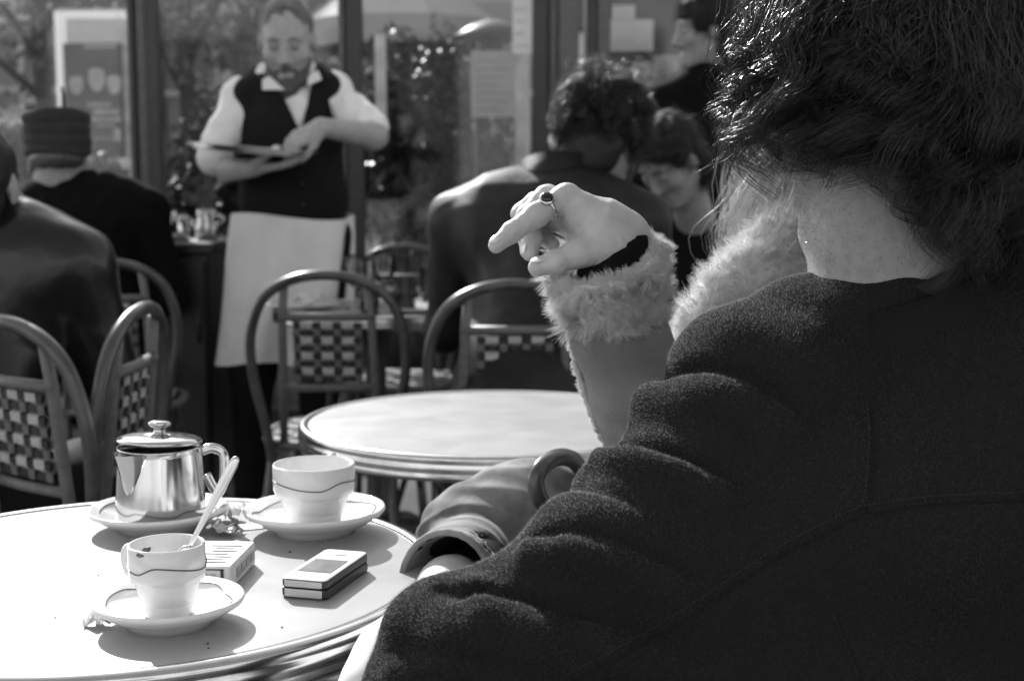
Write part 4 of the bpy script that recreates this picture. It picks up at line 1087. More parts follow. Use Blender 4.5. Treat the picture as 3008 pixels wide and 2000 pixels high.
# trousers, shoes and hands are below the frame or hidden by the coat, but stand there
S = Soft((.05, 1.0, 0), (.75, 1.95, .66), .012)
for e in (-1, 1):
    hp = np.array([.42+e*.10, 1.26, .48]); kn = hp+np.array([-.02+e*.05, .40, .02]); an = np.array([kn[0], kn[1]-.03, .08])
    S.chain([hp, kn, an], [.095, .068, .05], .04)
add('trousers', S.mesh(), 'trousers', man)
S = Soft((.05, 1.3, 0), (.75, 1.98, .16), .008)
for e in (-1, 1): S.cone((.42+e*.15-.02, 1.58, .045), (.42+e*.15-.02, 1.78, .038), .042, .04, .02)
add('shoes', S.mesh(), 'leather', man)
# hair
def keep_m(d): return not (d[1] > .50 and d[2] < .42) and d[2] > -.50 and not (d[1] > .18 and d[2] < -.12)
def zl(P): return np.interp(P[:, 0], [.19, .235, .285, .31, .325, .36], [1.124, 1.152, 1.130, 1.108, 1.072, 1.058])
flow_m = None
rad_m = np.array([.080, .100, .092])*1.03; hc_ = pm(0, -.012, .030)
hv = hair(hc_, RM, rad_m, 12000, 34, .0098, 260, .012, 2.0, keep_m, lambda P: zl(P)+.006, .00030, 3, .26, 1.0, flow_m, .85, .085, .40, .014, 1.6, .30, .004)
hv2 = hair(hc_, RM, rad_m, 800, 30, .0100, 200, .022, 2.0, keep_m, lambda P: zl(P)-.004, .00022, 5, .22, 1.08, flow_m, .3, .085, .6, .02, 1.6, .6, .004)
hv3 = hair(hc_, RM, rad_m, 9600, 46, .0085, 150, .018, 2.4, lambda d: keep_m(d) and d[2] > -.15, lambda P: zl(P)-.004, .00034, 9, .18, 1.09, flow_m, .96, .070, .75, .02, 1.0, .48, .008)
hv4 = hair(hc_, RM, rad_m, 4200, 46, .0085, 70, .015, 3.0, lambda d: keep_m(d) and d[0] < .2 and d[2] > -.1, lambda P: zl(P)+.004, .00034, 10, .18, 1.10, flow_m, .965, .060, .85, .02, .8, .5, .008)
add('hair', joinq(hv, hv2, hv3, hv4), 'hair_dark', man)
S = Soft(np.array(hc_)-.17, np.array(hc_)+.17, .006)
S.ell(pm(0, -.02, .035), np.array([.083, .098, .090])*1.04, RM, .02); S.ell(pm(0, -.045, -.035), np.array([.070, .062, .085]), RM, .03)
S.ell(pm(.0, .095, -.065), np.array([.10, .085, .115]), RM, .02, 's')
add('scalp_hair', puff(S.mesh(), .004, 60, 3), 'hair_dark', man)
# fine down on the cheek and neck, stubble
P_, N_ = scatter(bodyV, bodyF, 11000, lambda P, N: np.where(seen(P, N) & (P[:, 2] < 1.19), 1., 0), 8)
add('stubble', nap(P_, N_, .0024, .00026, .9, 9), 'hair_dark', man, smooth=False, kind='stuff')

# ------------------------------------------------------------------ the companion opposite: sheepskin coat, raised pointing hand
def H(zx, zy, y): return A(1350+zx/1.743, 500+zy/1.743, y)
Y0 = 1.385
comp = thing('person', 'person in pale fleece trimmed coat raising a ringed hand to point', 'person', (.46, 1.75, 0))
WR = H(838, 342, Y0+.004)
S = Soft(WR+np.array([-.17, -.085, -.11]), WR+np.array([.06, .095, .07]), .00125)
mc = [H(546, 138, Y0-.010), H(448, 140, Y0+.012), H(392, 172, Y0+.032), H(372, 225, Y0+.050)]
S.cone(H(800, 560, Y0), WR, .026, .0225, .02)
for m, r0, r1, e in zip(mc, (.021, .019, .018, .016), (.0128, .0118, .0112, .0102), (-.010, .0, .008, .016)):
    S.cone(WR+np.array([0, e, 0]), m, r0, r1, .016)
S.cone(H(715, 290, Y0-.006), H(640, 255, Y0-.006), .026, .015, .02)            # muscle between thumb and index
S.cone(H(700, 300, Y0+.02), H(590, 235, Y0+.03), .024, .014, .02)              # palm
# index: stretched towards the left
ip, idp, it = H(392, 232, Y0-.022), H(268, 318, Y0-.030), H(186, 386, Y0-.036)
S.cone(mc[0], ip, .0122, .0116, .006); S.cone(ip, idp, .0116, .0102, .004); S.cone(idp, it, .0102, .0076, .004); S.ell(ip, (.0126, .0122, .0122), None, .004)
# middle, ring and little finger: curled under
mp, md, mt = H(345, 235, Y0+.010), H(372, 350, Y0+.000), H(362, 425, Y0-.008)
S.cone(mc[1], mp, .0116, .0110, .005); S.cone(mp, md, .0108, .0098, .004); S.cone(md, mt, .0098, .0082, .004)
rp, rd_, rt = H(318, 225, Y0+.030), H(345, 345, Y0+.022), H(352, 418, Y0+.012)
S.cone(mc[2], rp, .0112, .0106, .005); S.cone(rp, rd_, .0104, .0095, .004); S.cone(rd_, rt, .0095, .0080, .004)
lp, ld, lt = H(345, 265, Y0+.048), H(430, 345, Y0+.036), H(478, 382, Y0+.024)
S.cone(mc[3], lp, .0102, .0094, .005); S.cone(lp, ld, .0092, .0084, .004); S.cone(ld, lt, .0084, .0072, .004)
# thumb along the bottom
t0, t1, t2, t3 = H(790, 385, Y0-.016), H(612, 425, Y0-.028), H(500, 468, Y0-.034), H(398, 498, Y0-.036)
S.cone(t0, t1, .0200, .0138, .014); S.cone(t1, t2, .0134, .0112, .008); S.cone(t2, t3, .0114, .0092, .004); S.ell(t2, (.0118, .0115, .0115), None, .005)
S.cone(WR+np.array([-.02, -.008, .019]), mc[0]+np.array([.004, .0, .0065]), .0035, .0045, .006)          # tendons over the back of the hand
S.cone(WR+np.array([-.02, .006, .018]), mc[1]+np.array([.004, .0, .006]), .0035, .0042, .006)
S.cone(H(720, 330, Y0-.026), H(600, 250, Y0-.016), .0022, .0018, .005)
handV, handF = S.mesh(); handV = relax(handV, handF, 2, .4)
hn = normals(handV, handF); hd_ = .00030*wob(handV, 260, 4)+.00018*wob(handV, 900, 5)
for a_, j_, b_, am_ in ((mc[0], ip, idp, 1.), (ip, idp, it, .8), (t1, t2, t3, .9), (mc[1], mp, md, .8), (mp, md, mt, .7), (t0, t1, t2, .6), (mc[2], rp, rd_, .7)):
    ax2 = norm(b_-a_); s_ = (handV-j_)@ax2; rr_ = np.linalg.norm(handV-j_-s_[:, None]*ax2, axis=1)
    m_ = np.exp(-(s_/.006)**2)*(rr_ < .017); hd_ = hd_-am_*.00055*m_*np.cos(s_*2*np.pi/.0038)**2
handV = handV+hn*hd_[:, None]
SHC = np.array([.30, 1.56, .965]); HC = A(2575, 520, 1.62); RC = axes((-.5, -.80, -.1))
S = Soft(HC-.2, HC+.2, .006); pc = head(S, HC, RC, .97, True, HC+np.array([.03, .04, -.2]))
hV, hF = S.mesh(); hV = relax(hV, hF, 1)
# bare shin below the turned trouser leg
HEM, KNEE = A(1322, 1712, 1.265), A(1390, 1568, 1.57); ANK = A(1225, 1885, 1.12)
S = Soft(np.minimum(HEM, ANK)-.12, np.maximum(HEM, KNEE)+.12, .006); S.chain([(KNEE+HEM)/2+[0, 0, -.012], HEM+[0, 0, -.008], ANK], [.024, .030, .027], .02)
sV, sF = S.mesh()
S = Soft((-.02, 1.22, .42), (.80, 2.0, 1.22), .009)
S.chain([H(800, 620, Y0), H(940, 1250, 1.40), H(1010, 1430, 1.405), (.31, 1.61, .94), (.45, 1.68, .93), HC+np.array([.03, .04, -.16])], [.024, .036, .036, .045, .07, .05], .02)
S.chain([(.45, 1.68, .93), (.46, 1.74, .55), (.30, 1.70, .60), KNEE], [.10, .12, .07, .05], .03)
tV, tF = S.mesh()
def bridge(parts):                                                  # tie the finely and coarsely modelled stretches of one body together under the clothes
    V, F = joinq(*parts); off = np.cumsum([0]+[len(v) for v, _ in parts]); ex = []
    v0 = parts[0][0]
    for i in range(1, len(parts)):
        vi = parts[i][0]; f = parts[i][1]; ci = vi[f].mean(1); c0 = v0[parts[0][1]].mean(1)
        sub_ = np.arange(0, len(ci), max(1, len(ci)//1500)); D_ = ((ci[sub_][:, None]-c0[None, ::3])**2).sum(2); a_, b_ = np.unravel_index(D_.argmin(), D_.shape)
        fa = f[sub_[a_]]+off[i]; fb = parts[0][1][b_*3]; ex.append([fa[0], fa[1], fb[1], fb[0]])
    return V, np.concatenate([F, np.array(ex, dtype=F.dtype)])
cb = add('body', bridge([(tV, tF), (handV, handF), (hV, hF), (sV, sF)]), 'skin', comp)
face_bits(pc, RC, .97, comp, 'hair_light')
def nail(a, b, out, rad, w=.0062, l=.0075):
    d = norm(b-a); o = norm(np.array(out)-d*(np.array(out)@d)); c = b-d*.003+o*rad
    Rn = np.stack([norm(np.cross(d, o)), d, o], 1); add('nail', ellipsoid(c, (w, l, .0014), 8, Rn), 'nail', comp)
nail(idp, it, (-.25, -.5, .85), .0066); nail(t2, t3, (-.1, -.35, .95), .0080, .0075, .0085); nail(md, mt, (-1, -.4, .0), .0070); nail(rd_, rt, (-1, -.2, .1), .0066)
# ring with a dark stone on the index, thin ring on the middle finger
def ring_on(a, b, f, r, th, name, stone=None):
    c = a+(b-a)*f; d = norm(b-a); u = norm(np.cross(d, (0, 1, 0))); v = np.cross(d, u)
    P = np.array([c+r*(math.cos(t_)*u+math.sin(t_)*v) for t_ in np.linspace(0, 2*math.pi, 33)])
    tt = thing(name, stone[0], 'ring', c)
    add('band', tube(P, th, 8), 'silver', tt)
    if stone[1]:
        up_ = norm(np.array([-.25, -.75, .6])-d*(np.array([-.25, -.75, .6])@d)); Rn = np.stack([norm(np.cross(d, up_)), d, up_], 1)
        add('setting', ellipsoid(c+up_*(r+.001), (.0088, .0078, .003), 10, Rn), 'silver', tt); add('stone', ellipsoid(c+up_*(r+.0028), (.0072, .0062, .0034), 10, Rn), 'onyx', tt)
ring_on(mc[0], ip, .58, .0122, .0022, 'finger_ring', ('chunky silver ring with dark stone on the pointing finger', True))
ring_on(mp, md, .30, .0110, .0014, 'finger_ring', ('thin silver ring on a curled finger of the raised hand', False))
# coat: torso, far arm, bent near arm
S = Soft((-.02, 1.22, .44), (.86, 2.06, 1.10), .006)
S.cone((.47, 1.78, .50), (.46, 1.70, .86), .17, .165, .05); S.ell((.455, 1.68, .88), (.20, .13, .14), None, .05)
S.cone((.31, 1.62, .955), (.60, 1.74, .955), .07, .07, .04)
ELC = H(1015, 1440, 1.405)
S.cone((.31, 1.60, .94), ELC, .070, .048, .008)
FT = H(778, 700, Y0+.008)
S.chain([ELC, H(925, 1180, 1.395), FT], [.050, .049, .049], .012)
S.cone((.60, 1.74, .94), (.66, 1.62, .68), .075, .06, .03); S.cone((.66, 1.62, .68), (.50, 1.42, .60), .058, .05, .03)
v_, f_ = S.mesh(); v_ = relax(v_, f_, 2); v_ = v_+normals(v_, f_)*(.0016*wob(v_, 42, 9)+.0065*(.6-np.abs(wob(v_@np.array([[1, .1, .35], [0, .8, 0], [-.35, 0, .55]]), 36, 11)))+.0010*wob(v_*np.array([1, 1, 2.2]), 70, 10))[:, None]
add('suede_coat', (v_, f_), 'suede', comp)
# turned back fleece cuff
S = Soft(H(240, 960, Y0+.1)-[0, .2, 0], H(1250, 220, Y0+.1), .0026)
S.cone(H(800, 770, Y0+.006), H(742, 470, Y0), .0475, .0600, .01)
tr, tl_ = H(1060, 330, Y0), H(395, 545, Y0); dr = norm(tr-tl_); S.cut((tr+tl_)/2+np.array([0, 0, -.004]), np.cross(np.array([0, -1., 0]), dr)*np.sign(np.cross(np.array([0, -1., 0]), dr)[2])+np.array([0, -.34, 0]))
S.cut(H(790, 800, Y0), (0, .15, -1))
S.cone(H(770, 640, Y0), H(725, 380, Y0), .038, .052, .006, 's')
uV, uF = S.mesh(); uV = relax(uV, uF, 2); uV = uV+normals(uV, uF)*(.0022*wob(uV, 190, 3))[:, None]
cu = add('cuff', (uV, uF), 'fleece', comp)
def tufts(V, F, n, L, width, seed, mask=None, amp=.5):
    P, N = scatter(V, F, n, mask, seed); r = np.random.default_rng(seed)
    flow = np.stack([wob(P, 240, seed+1), wob(P, 240, seed+2), wob(P, 240, seed+3)], 1)
    d = N+amp*1.3*flow+.25*r.normal(size=N.shape); d /= np.linalg.norm(d, axis=1)[:, None]
    e = flow[:, [1, 2, 0]]; l = (L*r.uniform(.5, 1.25, n)*(1+.5*wob(P, 220, seed+4)))[:, None]
    pts = [P-d*.001+d*l*t_+e*l*.8*t_*t_ for t_ in (0, .33, .66, 1.)]
    nc = max(20, n//22); ce = r.choice(n, nc, replace=False); near = np.concatenate([((P[i:i+2000, None]-P[None, ce])**2).sum(2).argmin(1) for i in range(0, n, 2000)])
    for q, w_ in ((1, .10), (2, .30), (3, .48)): pts[q] = pts[q]*(1-w_)+(pts[q][ce][near]+.15*(P-P[ce][near]))*w_
    return ribbons(np.stack(pts, 1), width, seed)
add('cuff_tufts', tufts(uV, uF, 42000, .0112, .00024, 31), 'fleece_hair', cu, kind='stuff')
S = Soft(H(500, 700, 1.3), H(1060, 380, 1.5), .003) if False else Soft(H(600, 720, Y0)-[.03, .07, .02], H(960, 330, Y0)+[.03, .07, .02], .003)
S.cone(H(775, 640, Y0), H(800, 400, Y0), .038, .036, .01); d_ = norm(H(935, 345, Y0)-H(605, 505, Y0)); nn_ = np.cross(np.array([0, -1., 0]), d_); nn_ = nn_*np.sign(nn_[2])
S.cut(H(770, 428, Y0), nn_+np.array([0, .25, 0]))
add('inner_cuff', S.mesh(), 'rib', comp)
# nubby seam down the sleeve
PP = np.array([H(x, y, Y0+.006) for x, y in ((538, 775), (562, 890), (590, 1010), (622, 1120), (655, 1220), (695, 1320), (738, 1420))]); PP[:, 0] += .0015
sv, sf = tube(catmull(PP, 12), .0034, 8); sv = np.array(sv); sv += .0012*np.stack([wob(sv, 700, i) for i in range(3)], 1)
se_ = add('sleeve_seam', (sv, sf), 'fleece', comp)
sq = np.array([f for f in sf if len(f) == 4]); add('seam_tufts', tufts(sv, sq, 1800, .0042, .0003, 35), 'fleece_hair', se_, kind='stuff')
# fleece collar and fair hair
S = Soft((.18, 1.36, .84), (.62, 1.9, 1.12), .006)
S.chain([A(2060, 960, 1.50), A(2180, 860, 1.50), A(2300, 760, 1.53), A(2420, 690, 1.60), A(2560, 700, 1.70)], [.030, .040, .044, .045, .045], .02)
S.chain([A(2060, 960, 1.50), A(2160, 1040, 1.47), A(2260, 1120, 1.46)], [.030, .035, .035], .02)
kV, kF = puff(S.mesh(), .004, 90, 2, 1)
co = add('collar', (kV, kF), 'fleece', comp); add('collar_tufts', tufts(kV, kF, 22000, .013, .00028, 41, lambda P, N: np.where(P[:, 0] < .42, 1., .05)), 'fleece_hair', co, kind='stuff')
def keep_c(d): return not (d[1] > .55 and d[2] < .45) and d[2] > -.45
add('hair', hair(pc(0, -.012, .03), RC, np.array([.078, .097, .09]), 3800, 18, .017, 140, .013, 1.6, keep_c, lambda P: np.full(len(P), 1.01), .00050, 12, .2, 1.05, None, .7), 'hair_light', comp)
# denim: raised knee, turned trouser leg with its open hem
S = Soft((-.18, 1.16, .42), (.58, 1.92, .82), .0042)
S.chain([(.47, 1.78, .52), A(1560, 1580, 1.62), KNEE+[0, .02, -.02]], [.10, .085, .072], .04)
S.chain([KNEE+[-.005, -.03, -.025], (KNEE+HEM)/2+[.0, 0, -.012], HEM], [.056, .049, .0500], .010)
S.chain([(.50, 1.78, .50), (.34, 1.45, .52), (.30, 1.42, .10)], [.1, .07, .05], .03)
dh = norm(HEM-(KNEE+HEM)/2); dh = norm(np.array([-.42, -.82, .20]))
S.cut(HEM+dh*.012, dh)
S.cone(HEM-dh*.075, HEM+dh*.06, .043, .0455, .001, 's')
dV, dF = S.mesh(); dV = relax(dV, dF, 3)
rg = np.clip(1-np.abs((dV-KNEE)@norm(KNEE-HEM))/.12, 0, 1)
hm_ = np.clip(((HEM-dV)@dh)/.04, 0, 1)
dV = dV+hm_[:, None]*normals(dV, dF)*(.0016*wob(dV, 40, 12)+.0075*(.62-np.abs(wob(dV@np.array([[.7, .2, .4], [-.3, .9, .2], [-.5, -.2, 1.1]]), 44, 13)))*(.35+.65*rg)+.0012*rg*np.sin(dV@np.array([60., 130, 170])+2*wob(dV, 25, 2)))[:, None]
dn = add('trousers', (dV, dF), 'denim', comp)
u_ = norm(np.cross(dh, (0, 0, 1))); w_ = np.cross(u_, dh)
rp_ = np.array([HEM+dh*.010+(.0478+.0002*math.sin(26*t_))*(math.cos(t_)*u_+math.sin(t_)*w_) for t_ in np.linspace(0, 2*math.pi, 161)])
add('hem', tube(rp_, .0036, 8), 'denim', dn)
lv, lf_ = tube([HEM-dh*.070, HEM-dh*.035, HEM+dh*.0085], [.0400, .0430, .0452], 40, caps=False); add('hem_inner', (lv, lf_+[tuple(range(40))]), 'denim_dark', dn)  # dark tube added inside the hem so the opening reads dark
S = Soft(ANK+np.array([-.14, -.14, -.26]), ANK+np.array([.10, .14, .08]), .005)
S.chain([ANK+[.005, .02, .01], A(1140, 1930, 1.08), A(1085, 2030, 1.05), A(1060, 2160, 1.04)], [.032, .026, .022, .020], .02)
add('shoe', puff(S.mesh(), .001, 60, 4), 'shirt', comp)
# companion's chair: same chair with a looped arm
cc_ = copy_tree(proto); cc_.location = (.50, 1.80, 0); cc_.rotation_euler = (0, 0, math.radians(150)); cc_['label'] = 'rattan armchair of the pointing person, its looped arm showing beside the wool sleeve'
ca_, sa_ = math.cos(-math.radians(150)), math.sin(-math.radians(150))
def loc_(V): V = np.array(V)-np.array(cc_.location); return np.stack([ca_*V[:, 0]-sa_*V[:, 1], sa_*V[:, 0]+ca_*V[:, 1], V[:, 2]], 1)
lp_ = catmull([A(1720, 1400, 1.62), A(1680, 1350, 1.56), A(1630, 1345, 1.52), A(1588, 1372, 1.49), A(1572, 1415, 1.48), A(1588, 1470, 1.48), A(1640, 1520, 1.50), A(1720, 1560, 1.55), A(1820, 1600, 1.62), A(1980, 1640, 1.72)], 6)
v_, f_ = tube(lp_, .0100, 10); add('arm_loop', (loc_(v_), f_), 'cane', cc_, True)

# ------------------------------------------------------------------ the waiter
WY = 4.40
def Wp_(px, py, dy=0.): return A(px, py, WY+dy)
wt = thing('person', 'bearded waiter in black waistcoat and white apron holding a tray', 'person', (Wp_(850, 600)[0], WY, 0))
RW = axes((.04, -.90, -.34), (0, -.3, .95)); HW = Wp_(846, 118, -.02)
S = Soft(Wp_(560, 620, -.5)-[0, 0, .1], Wp_(1180, -60, .2)+[.05, .1, .05], .0065)
pw = head(S, HW, RW, 1.07, True, Wp_(855, 300, .05))
S.cone(Wp_(855, 250, .03), Wp_(860, 330, -.02), .058, .05, .03)
S.chain([Wp_(855, 330, .04), Wp_(715, 285, .03), Wp_(662, 390, -.02), Wp_(640, 500, -.06)], [.06, .04, .04, .042], .02); S.chain([Wp_(855, 330, .04), Wp_(985, 275, .02), Wp_(1050, 340, -.03), Wp_(1100, 398, -.12)], [.06, .04, .04, .042], .02)
e1_, w1_ = Wp_(640, 500, -.06), Wp_(745, 490, -.27); S.cone(e1_, w1_, .040, .028, .02)
hand(S, w1_, (.85, -.35, .05), (0, .1, -1), (-.2, -.9, 0), 1.05, (.1, .15, .15), .08, .6)
e2_, w2_ = Wp_(1100, 398, -.12), Wp_(945, 372, -.32); S.cone(e2_, w2_, .040, .028, .02)
hand(S, w2_, (-.8, -.25, -.42), (.1, -.55, .75), (-.35, .1, -.9), .92, (.35, .5, .4), .06, .5)
v_, f_ = S.mesh(); add('body', (relax(v_, f_, 1), f_), 'skin_mid', wt)
face_bits(pw, RW, 1.07, wt, 'beard', False)
S = Soft(HW-.2, HW+.2, .006)
S.chain([pw(-.056, .02, -.05), pw(-.040, .062, -.094), pw(0, .078, -.118), pw(.040, .062, -.094), pw(.056, .02, -.05)], [.014, .024, .030, .024, .014], .02)
S.cone(pw(0, .078, -.11), pw(0, .07, -.150), .028, .018, .02); S.chain([pw(-.026, .082, -.066), pw(0, .094, -.056), pw(.026, .082, -.066)], [.008, .010, .008], .01)
S.ell(pw(0, .096, -.076), (.018, .012, .006), RW, .004, 's')
add('beard', puff(S.mesh(), .003, 130, 3), 'beard', wt)
S = Soft(HW-.2, HW+.2, .006)
S.ell(pw(0, -.018, .036), np.array([.077, .095, .086])*1.07, RW, .01); S.ell(pw(0, -.07, -.03), np.array([.06, .05, .06]), RW, .03)
S.ell(pw(0, .085, -.005), np.array([.074, .075, .085])*1.07, RW, .015, 's'); S.ell(pw(.0, .06, -.11), np.array([.11, .09, .09]), RW, .01, 's')
wv, wf = puff(S.mesh(), .003, 110, 8); hh_ = add('hair', (wv, wf), 'hair_brown', wt)
P_, N_ = scatter(wv, wf, 9000, None, 61); add('stray_hair', nap(P_, N_, .012, .0006, .6, 62), 'hair_light', hh_, smooth=False, kind='stuff')
S = Soft(Wp_(540, 720, -.3), Wp_(1180, 150, .25)+[0, .1, 0], .008)
def wtorso(S, dx, dy):
    S.ell(Wp_(852, 385, .03), (.160+dx, .108+dy, .21), None, .04); S.ell(Wp_(858, 590, .03), (.160+dx, .118+dy, .17), None, .06)
wtorso(S, 0, 0)
S.chain([Wp_(715, 278, .03), Wp_(800, 235, .04), Wp_(910, 228, .04), Wp_(985, 265, .03)], [.058, .05, .05, .058], .03)
S.chain([Wp_(712, 285, .02), Wp_(662, 385, -.02), Wp_(640, 435, -.05)], [.054, .050, .050], .03)
S.chain([Wp_(985, 275, .02), Wp_(1045, 335, -.03), Wp_(1085, 370, -.08)], [.054, .050, .047], .03)
S.cone(Wp_(642, 425, -.045), Wp_(638, 462, -.055), .056, .058, .006); S.cone(Wp_(1072, 357, -.07), Wp_(1098, 382, -.10), .053, .055, .006)
v_, f_ = S.mesh(); v_ = relax(v_, f_, 1); rd1 = 1-np.abs(wob(v_@np.array([[.8, .2, .5], [-.2, .95, 0], [-.5, 0, .8]]), 42, 16))
v_ = v_+normals(v_, f_)*(.004*wob(v_*np.array([1, 1, .6]), 38, 14)+.010*(rd1-.6))[:, None]
add('shirt', (v_, f_), 'shirt', wt)
S = Soft(Wp_(620, 720, -.25), Wp_(1080, 180, .3)+[0, .1, 0], .007)
S.ell(Wp_(852, 390, .03), (.172, .128, .225), None, .03); S.ell(Wp_(862, 575, .03), (.172, .134, .18), None, .06)
S.chain([Wp_(735, 275, .0), Wp_(765, 240, .05)], [.058, .055], .03); S.chain([Wp_(962, 265, .0), Wp_(928, 228, .05)], [.058, .055], .03)
for dy in (-.16, -.12, -.08, -.04, 0):
    S.cone(Wp_(862, 190, dy), Wp_(885, 392, dy), .072, .002, .004, 's')
S.cut(Wp_(855, 662, .0), (.0, .10, -1))
add('waistcoat', puff(S.mesh(), .0025, 40, 6), 'vest', wt)
for i in range(4):
    b = Wp_(884+2*i, 420+60*i, -.105); add('button', ellipsoid(b, (.007, .004, .007), 6), 'onyx', wt)
for pts in (((772, 232), (792, 222), (838, 262), (772, 262)), ((908, 222), (935, 205), (946, 232), (905, 250))):
    a = [Wp_(x, y, -.10) for x, y in pts]; V = np.array(a+[q+np.array([0, .012, 0]) for q in a])
    add('shirt_collar', (V, [(0, 1, 2, 3), (7, 6, 5, 4), (0, 4, 5, 1), (1, 5, 6, 2), (2, 6, 7, 3), (3, 7, 4, 0)]), 'shirt', wt, smooth=False)
V, F = [], []; nz_, na = 22, 56                                     # apron: wrapped cloth with hanging folds
for j in range(nz_):
    u = j/(nz_-1); cz = Wp_(855-45*u*.6, 632+430*u); w_r = .190+.016*u; d_r = .143+.022*u
    for i in range(na):
        a = 2*math.pi*i/na; fo = 1+(.03+.075*u)*math.sin(6*a+1.6*math.sin(2.2*u+a))+(.015+.02*u)*math.sin(11*a+3*u)
        V.append((cz[0]+w_r*fo*math.cos(a), WY+.03+d_r*fo*math.sin(a), cz[2]+.012*math.sin(2*a)+.015*u*math.sin(3*a)))
for j in range(nz_-1):
    for i in range(na): F.append((j*na+i, j*na+(i+1) % na, (j+1)*na+(i+1) % na, (j+1)*na+i))
add('apron', (np.array(V), F), 'apron', wt)
S = Soft((Wp_(855, 600)[0]-.3, WY-.25, 0), (Wp_(855, 600)[0]+.3, WY+.35, 1.0), .012)
for e in (-1, 1):
    x0 = Wp_(850, 600)[0]+e*.095; S.chain([(x0, WY+.03, .92), (x0+e*.01-.02, WY, .5), (x0+e*.02-.04, WY+.03, .09)], [.10, .07, .05], .04)
add('trousers', S.mesh(), 'trousers', wt)
S = Soft((Wp_(855, 600)[0]-.35, WY-.35, -.01), (Wp_(855, 600)[0]+.3, WY+.2, .16), .008)
for e in (-1, 1): S.cone((Wp_(850, 600)[0]+e*.115-.04, WY+.04, .045), (Wp_(850, 600)[0]+e*.125-.04, WY-.15, .038), .045, .038, .02)
add('shoes', S.mesh(), 'leather', wt)
# tray with a napkin
TC = A(742, 449, WY-.29); ta = math.radians(-4.6)
def tilt(V): V = np.array(V); return np.stack([V[:, 0]*math.cos(ta)-V[:, 2]*math.sin(ta), V[:, 1], V[:, 0]*math.sin(ta)+V[:, 2]*math.cos(ta)], 1)+TC
t = thing('tray', 'round steel tray carried by the waiter', 'tray', TC)
v_, f_ = lathe([(0, 0), (.165, 0), (.186, .016), (.190, .017), (.190, .019), (.184, .019), (.164, .003), (0, .003)], 64); add('dish', (tilt(v_), f_), 'steel_soft', t)
v_, f_ = crumple((.09, -.03, .003), .03, .025, .03, 33, 9); o_ = add('napkin', (tilt(v_), f_), 'paper', None, smooth=False); tag(o_, 'crumpled white napkin on the waiter tray by his hand', 'napkin')

# ------------------------------------------------------------------ seated and standing guests in the background
def sitter(label, px, y, sh_py, fdir, sw, coat, trs, hd, hs=1., hface=None, lean=.04, arms=True, seed=1, folds=.004, hh=.012, foldf=26):
    mid = A(px, sh_py, y); f = norm((fdir[0], fdir[1], 0)); r = np.cross(f, (0, 0, 1.)); x0 = mid[0]-f[0]*lean; y0 = mid[1]-f[1]*lean; zs = mid[2]-.055
    t = thing('person', label, 'person', (x0, y0, 0))
    pel = np.array([x0, y0, .50]); sh = np.array([mid[0], mid[1], zs])
    lo, hi = np.array([x0-.75, y0-.75, .30]), np.array([x0+.75, y0+.75, zs+.2])
    S = Soft(lo, hi, hh); up_ = np.array([0, 0, 1.])
    S.cone(pel, sh-up_*.14, .165, .165, .06); 
    Rr = np.stack([r, f, up_], 1); S.ell(sh-up_*.08, (sw*.92, .125, .16), Rr, .05)
    S.chain([sh-r*sw+up_*-.02, sh-r*.07+up_*.035, sh+r*.07+up_*.035, sh+r*sw+up_*-.02], [.065, .062, .062, .065], .05)
    S.cone(sh-r*sw*.55-up_*.03-f*.03, sh+r*sw*.55-up_*.03-f*.03, .095, .095, .09)
    for e in (-1, 1):
        a = sh+e*r*sw-up_*.02; b = a+e*r*.05-up_*.27+f*.05; c = b+f*.24-e*r*.10+up_*.03
        S.cone(a, b, .066, .056, .04); S.cone(b, c, .055, .042, .02)
    v_, f_ = S.mesh(); v_ = relax(v_, f_, 1); n_ = normals(v_, f_)
    w_ = np.sin((v_@(r*.9+up_*.55))*foldf*4+3*wob(v_, 7, seed))*np.clip(wob(v_, 8, seed+1)+.35, 0, 1)
    rd1 = 1-np.abs(wob(v_*np.array([1, 1, .45]), foldf*1.5, seed+3)); rd2 = 1-np.abs(wob(v_@np.array([[.8, .3, .5], [-.3, .9, 0], [-.5, 0, .8]]), foldf*2.6, seed+4))
    v_ = v_+n_*(folds*.4*wob(v_, foldf*.7, seed)+folds*.45*w_+folds*.9*(rd1-.6)+folds*.45*(rd2-.6))[:, None]
    add('coat', (v_, f_), coat, t)
    S = Soft((x0-.75, y0-.75, 0), (x0+.75, y0+.75, .65), .015)
    for e in (-1, 1):
        hp = pel+e*r*.1; kn = hp+f*.40+e*r*.04; an = kn*np.array([1, 1, 0])+np.array([0, 0, .06])-f*.04
        S.chain([hp, kn, an], [.095, .068, .048], .04); S.cone(an-[0, 0, .02], an+f*.17-[0, 0, .02], .04, .035, .02)
    add('trousers', S.mesh(), trs, t)
    R = axes(hface if hface is not None else (f[0], f[1], -.1))
    S = Soft((x0-.55, y0-.60, sh[2]-.42), (x0+.55, y0+.62, max(hd[2], sh[2])+.22), .0085); p = head(S, hd, R, hs, True, sh+up_*.03)
    S.cone(sh+up_*.03, sh-up_*.10, .05, .08, .03)
    for e in (-1, 1):
        a = sh+e*r*sw-up_*.02; b_ = a+e*r*.05-up_*.27+f*.05; c = b_+f*.24-e*r*.10+up_*.03
        S.chain([sh-up_*.06, a, b_, c], [.06, .035, .033, .026], .02); hand(S, c, f-e*r*.3, up_, -e*r, 1., (.3, .4, .3))
    v_, f_ = S.mesh(); add('body', (relax(v_, f_, 1), f_), 'skin_tan', t)
    face_bits(p, R, hs, t, 'hair_black')
    return t, p, R, sh
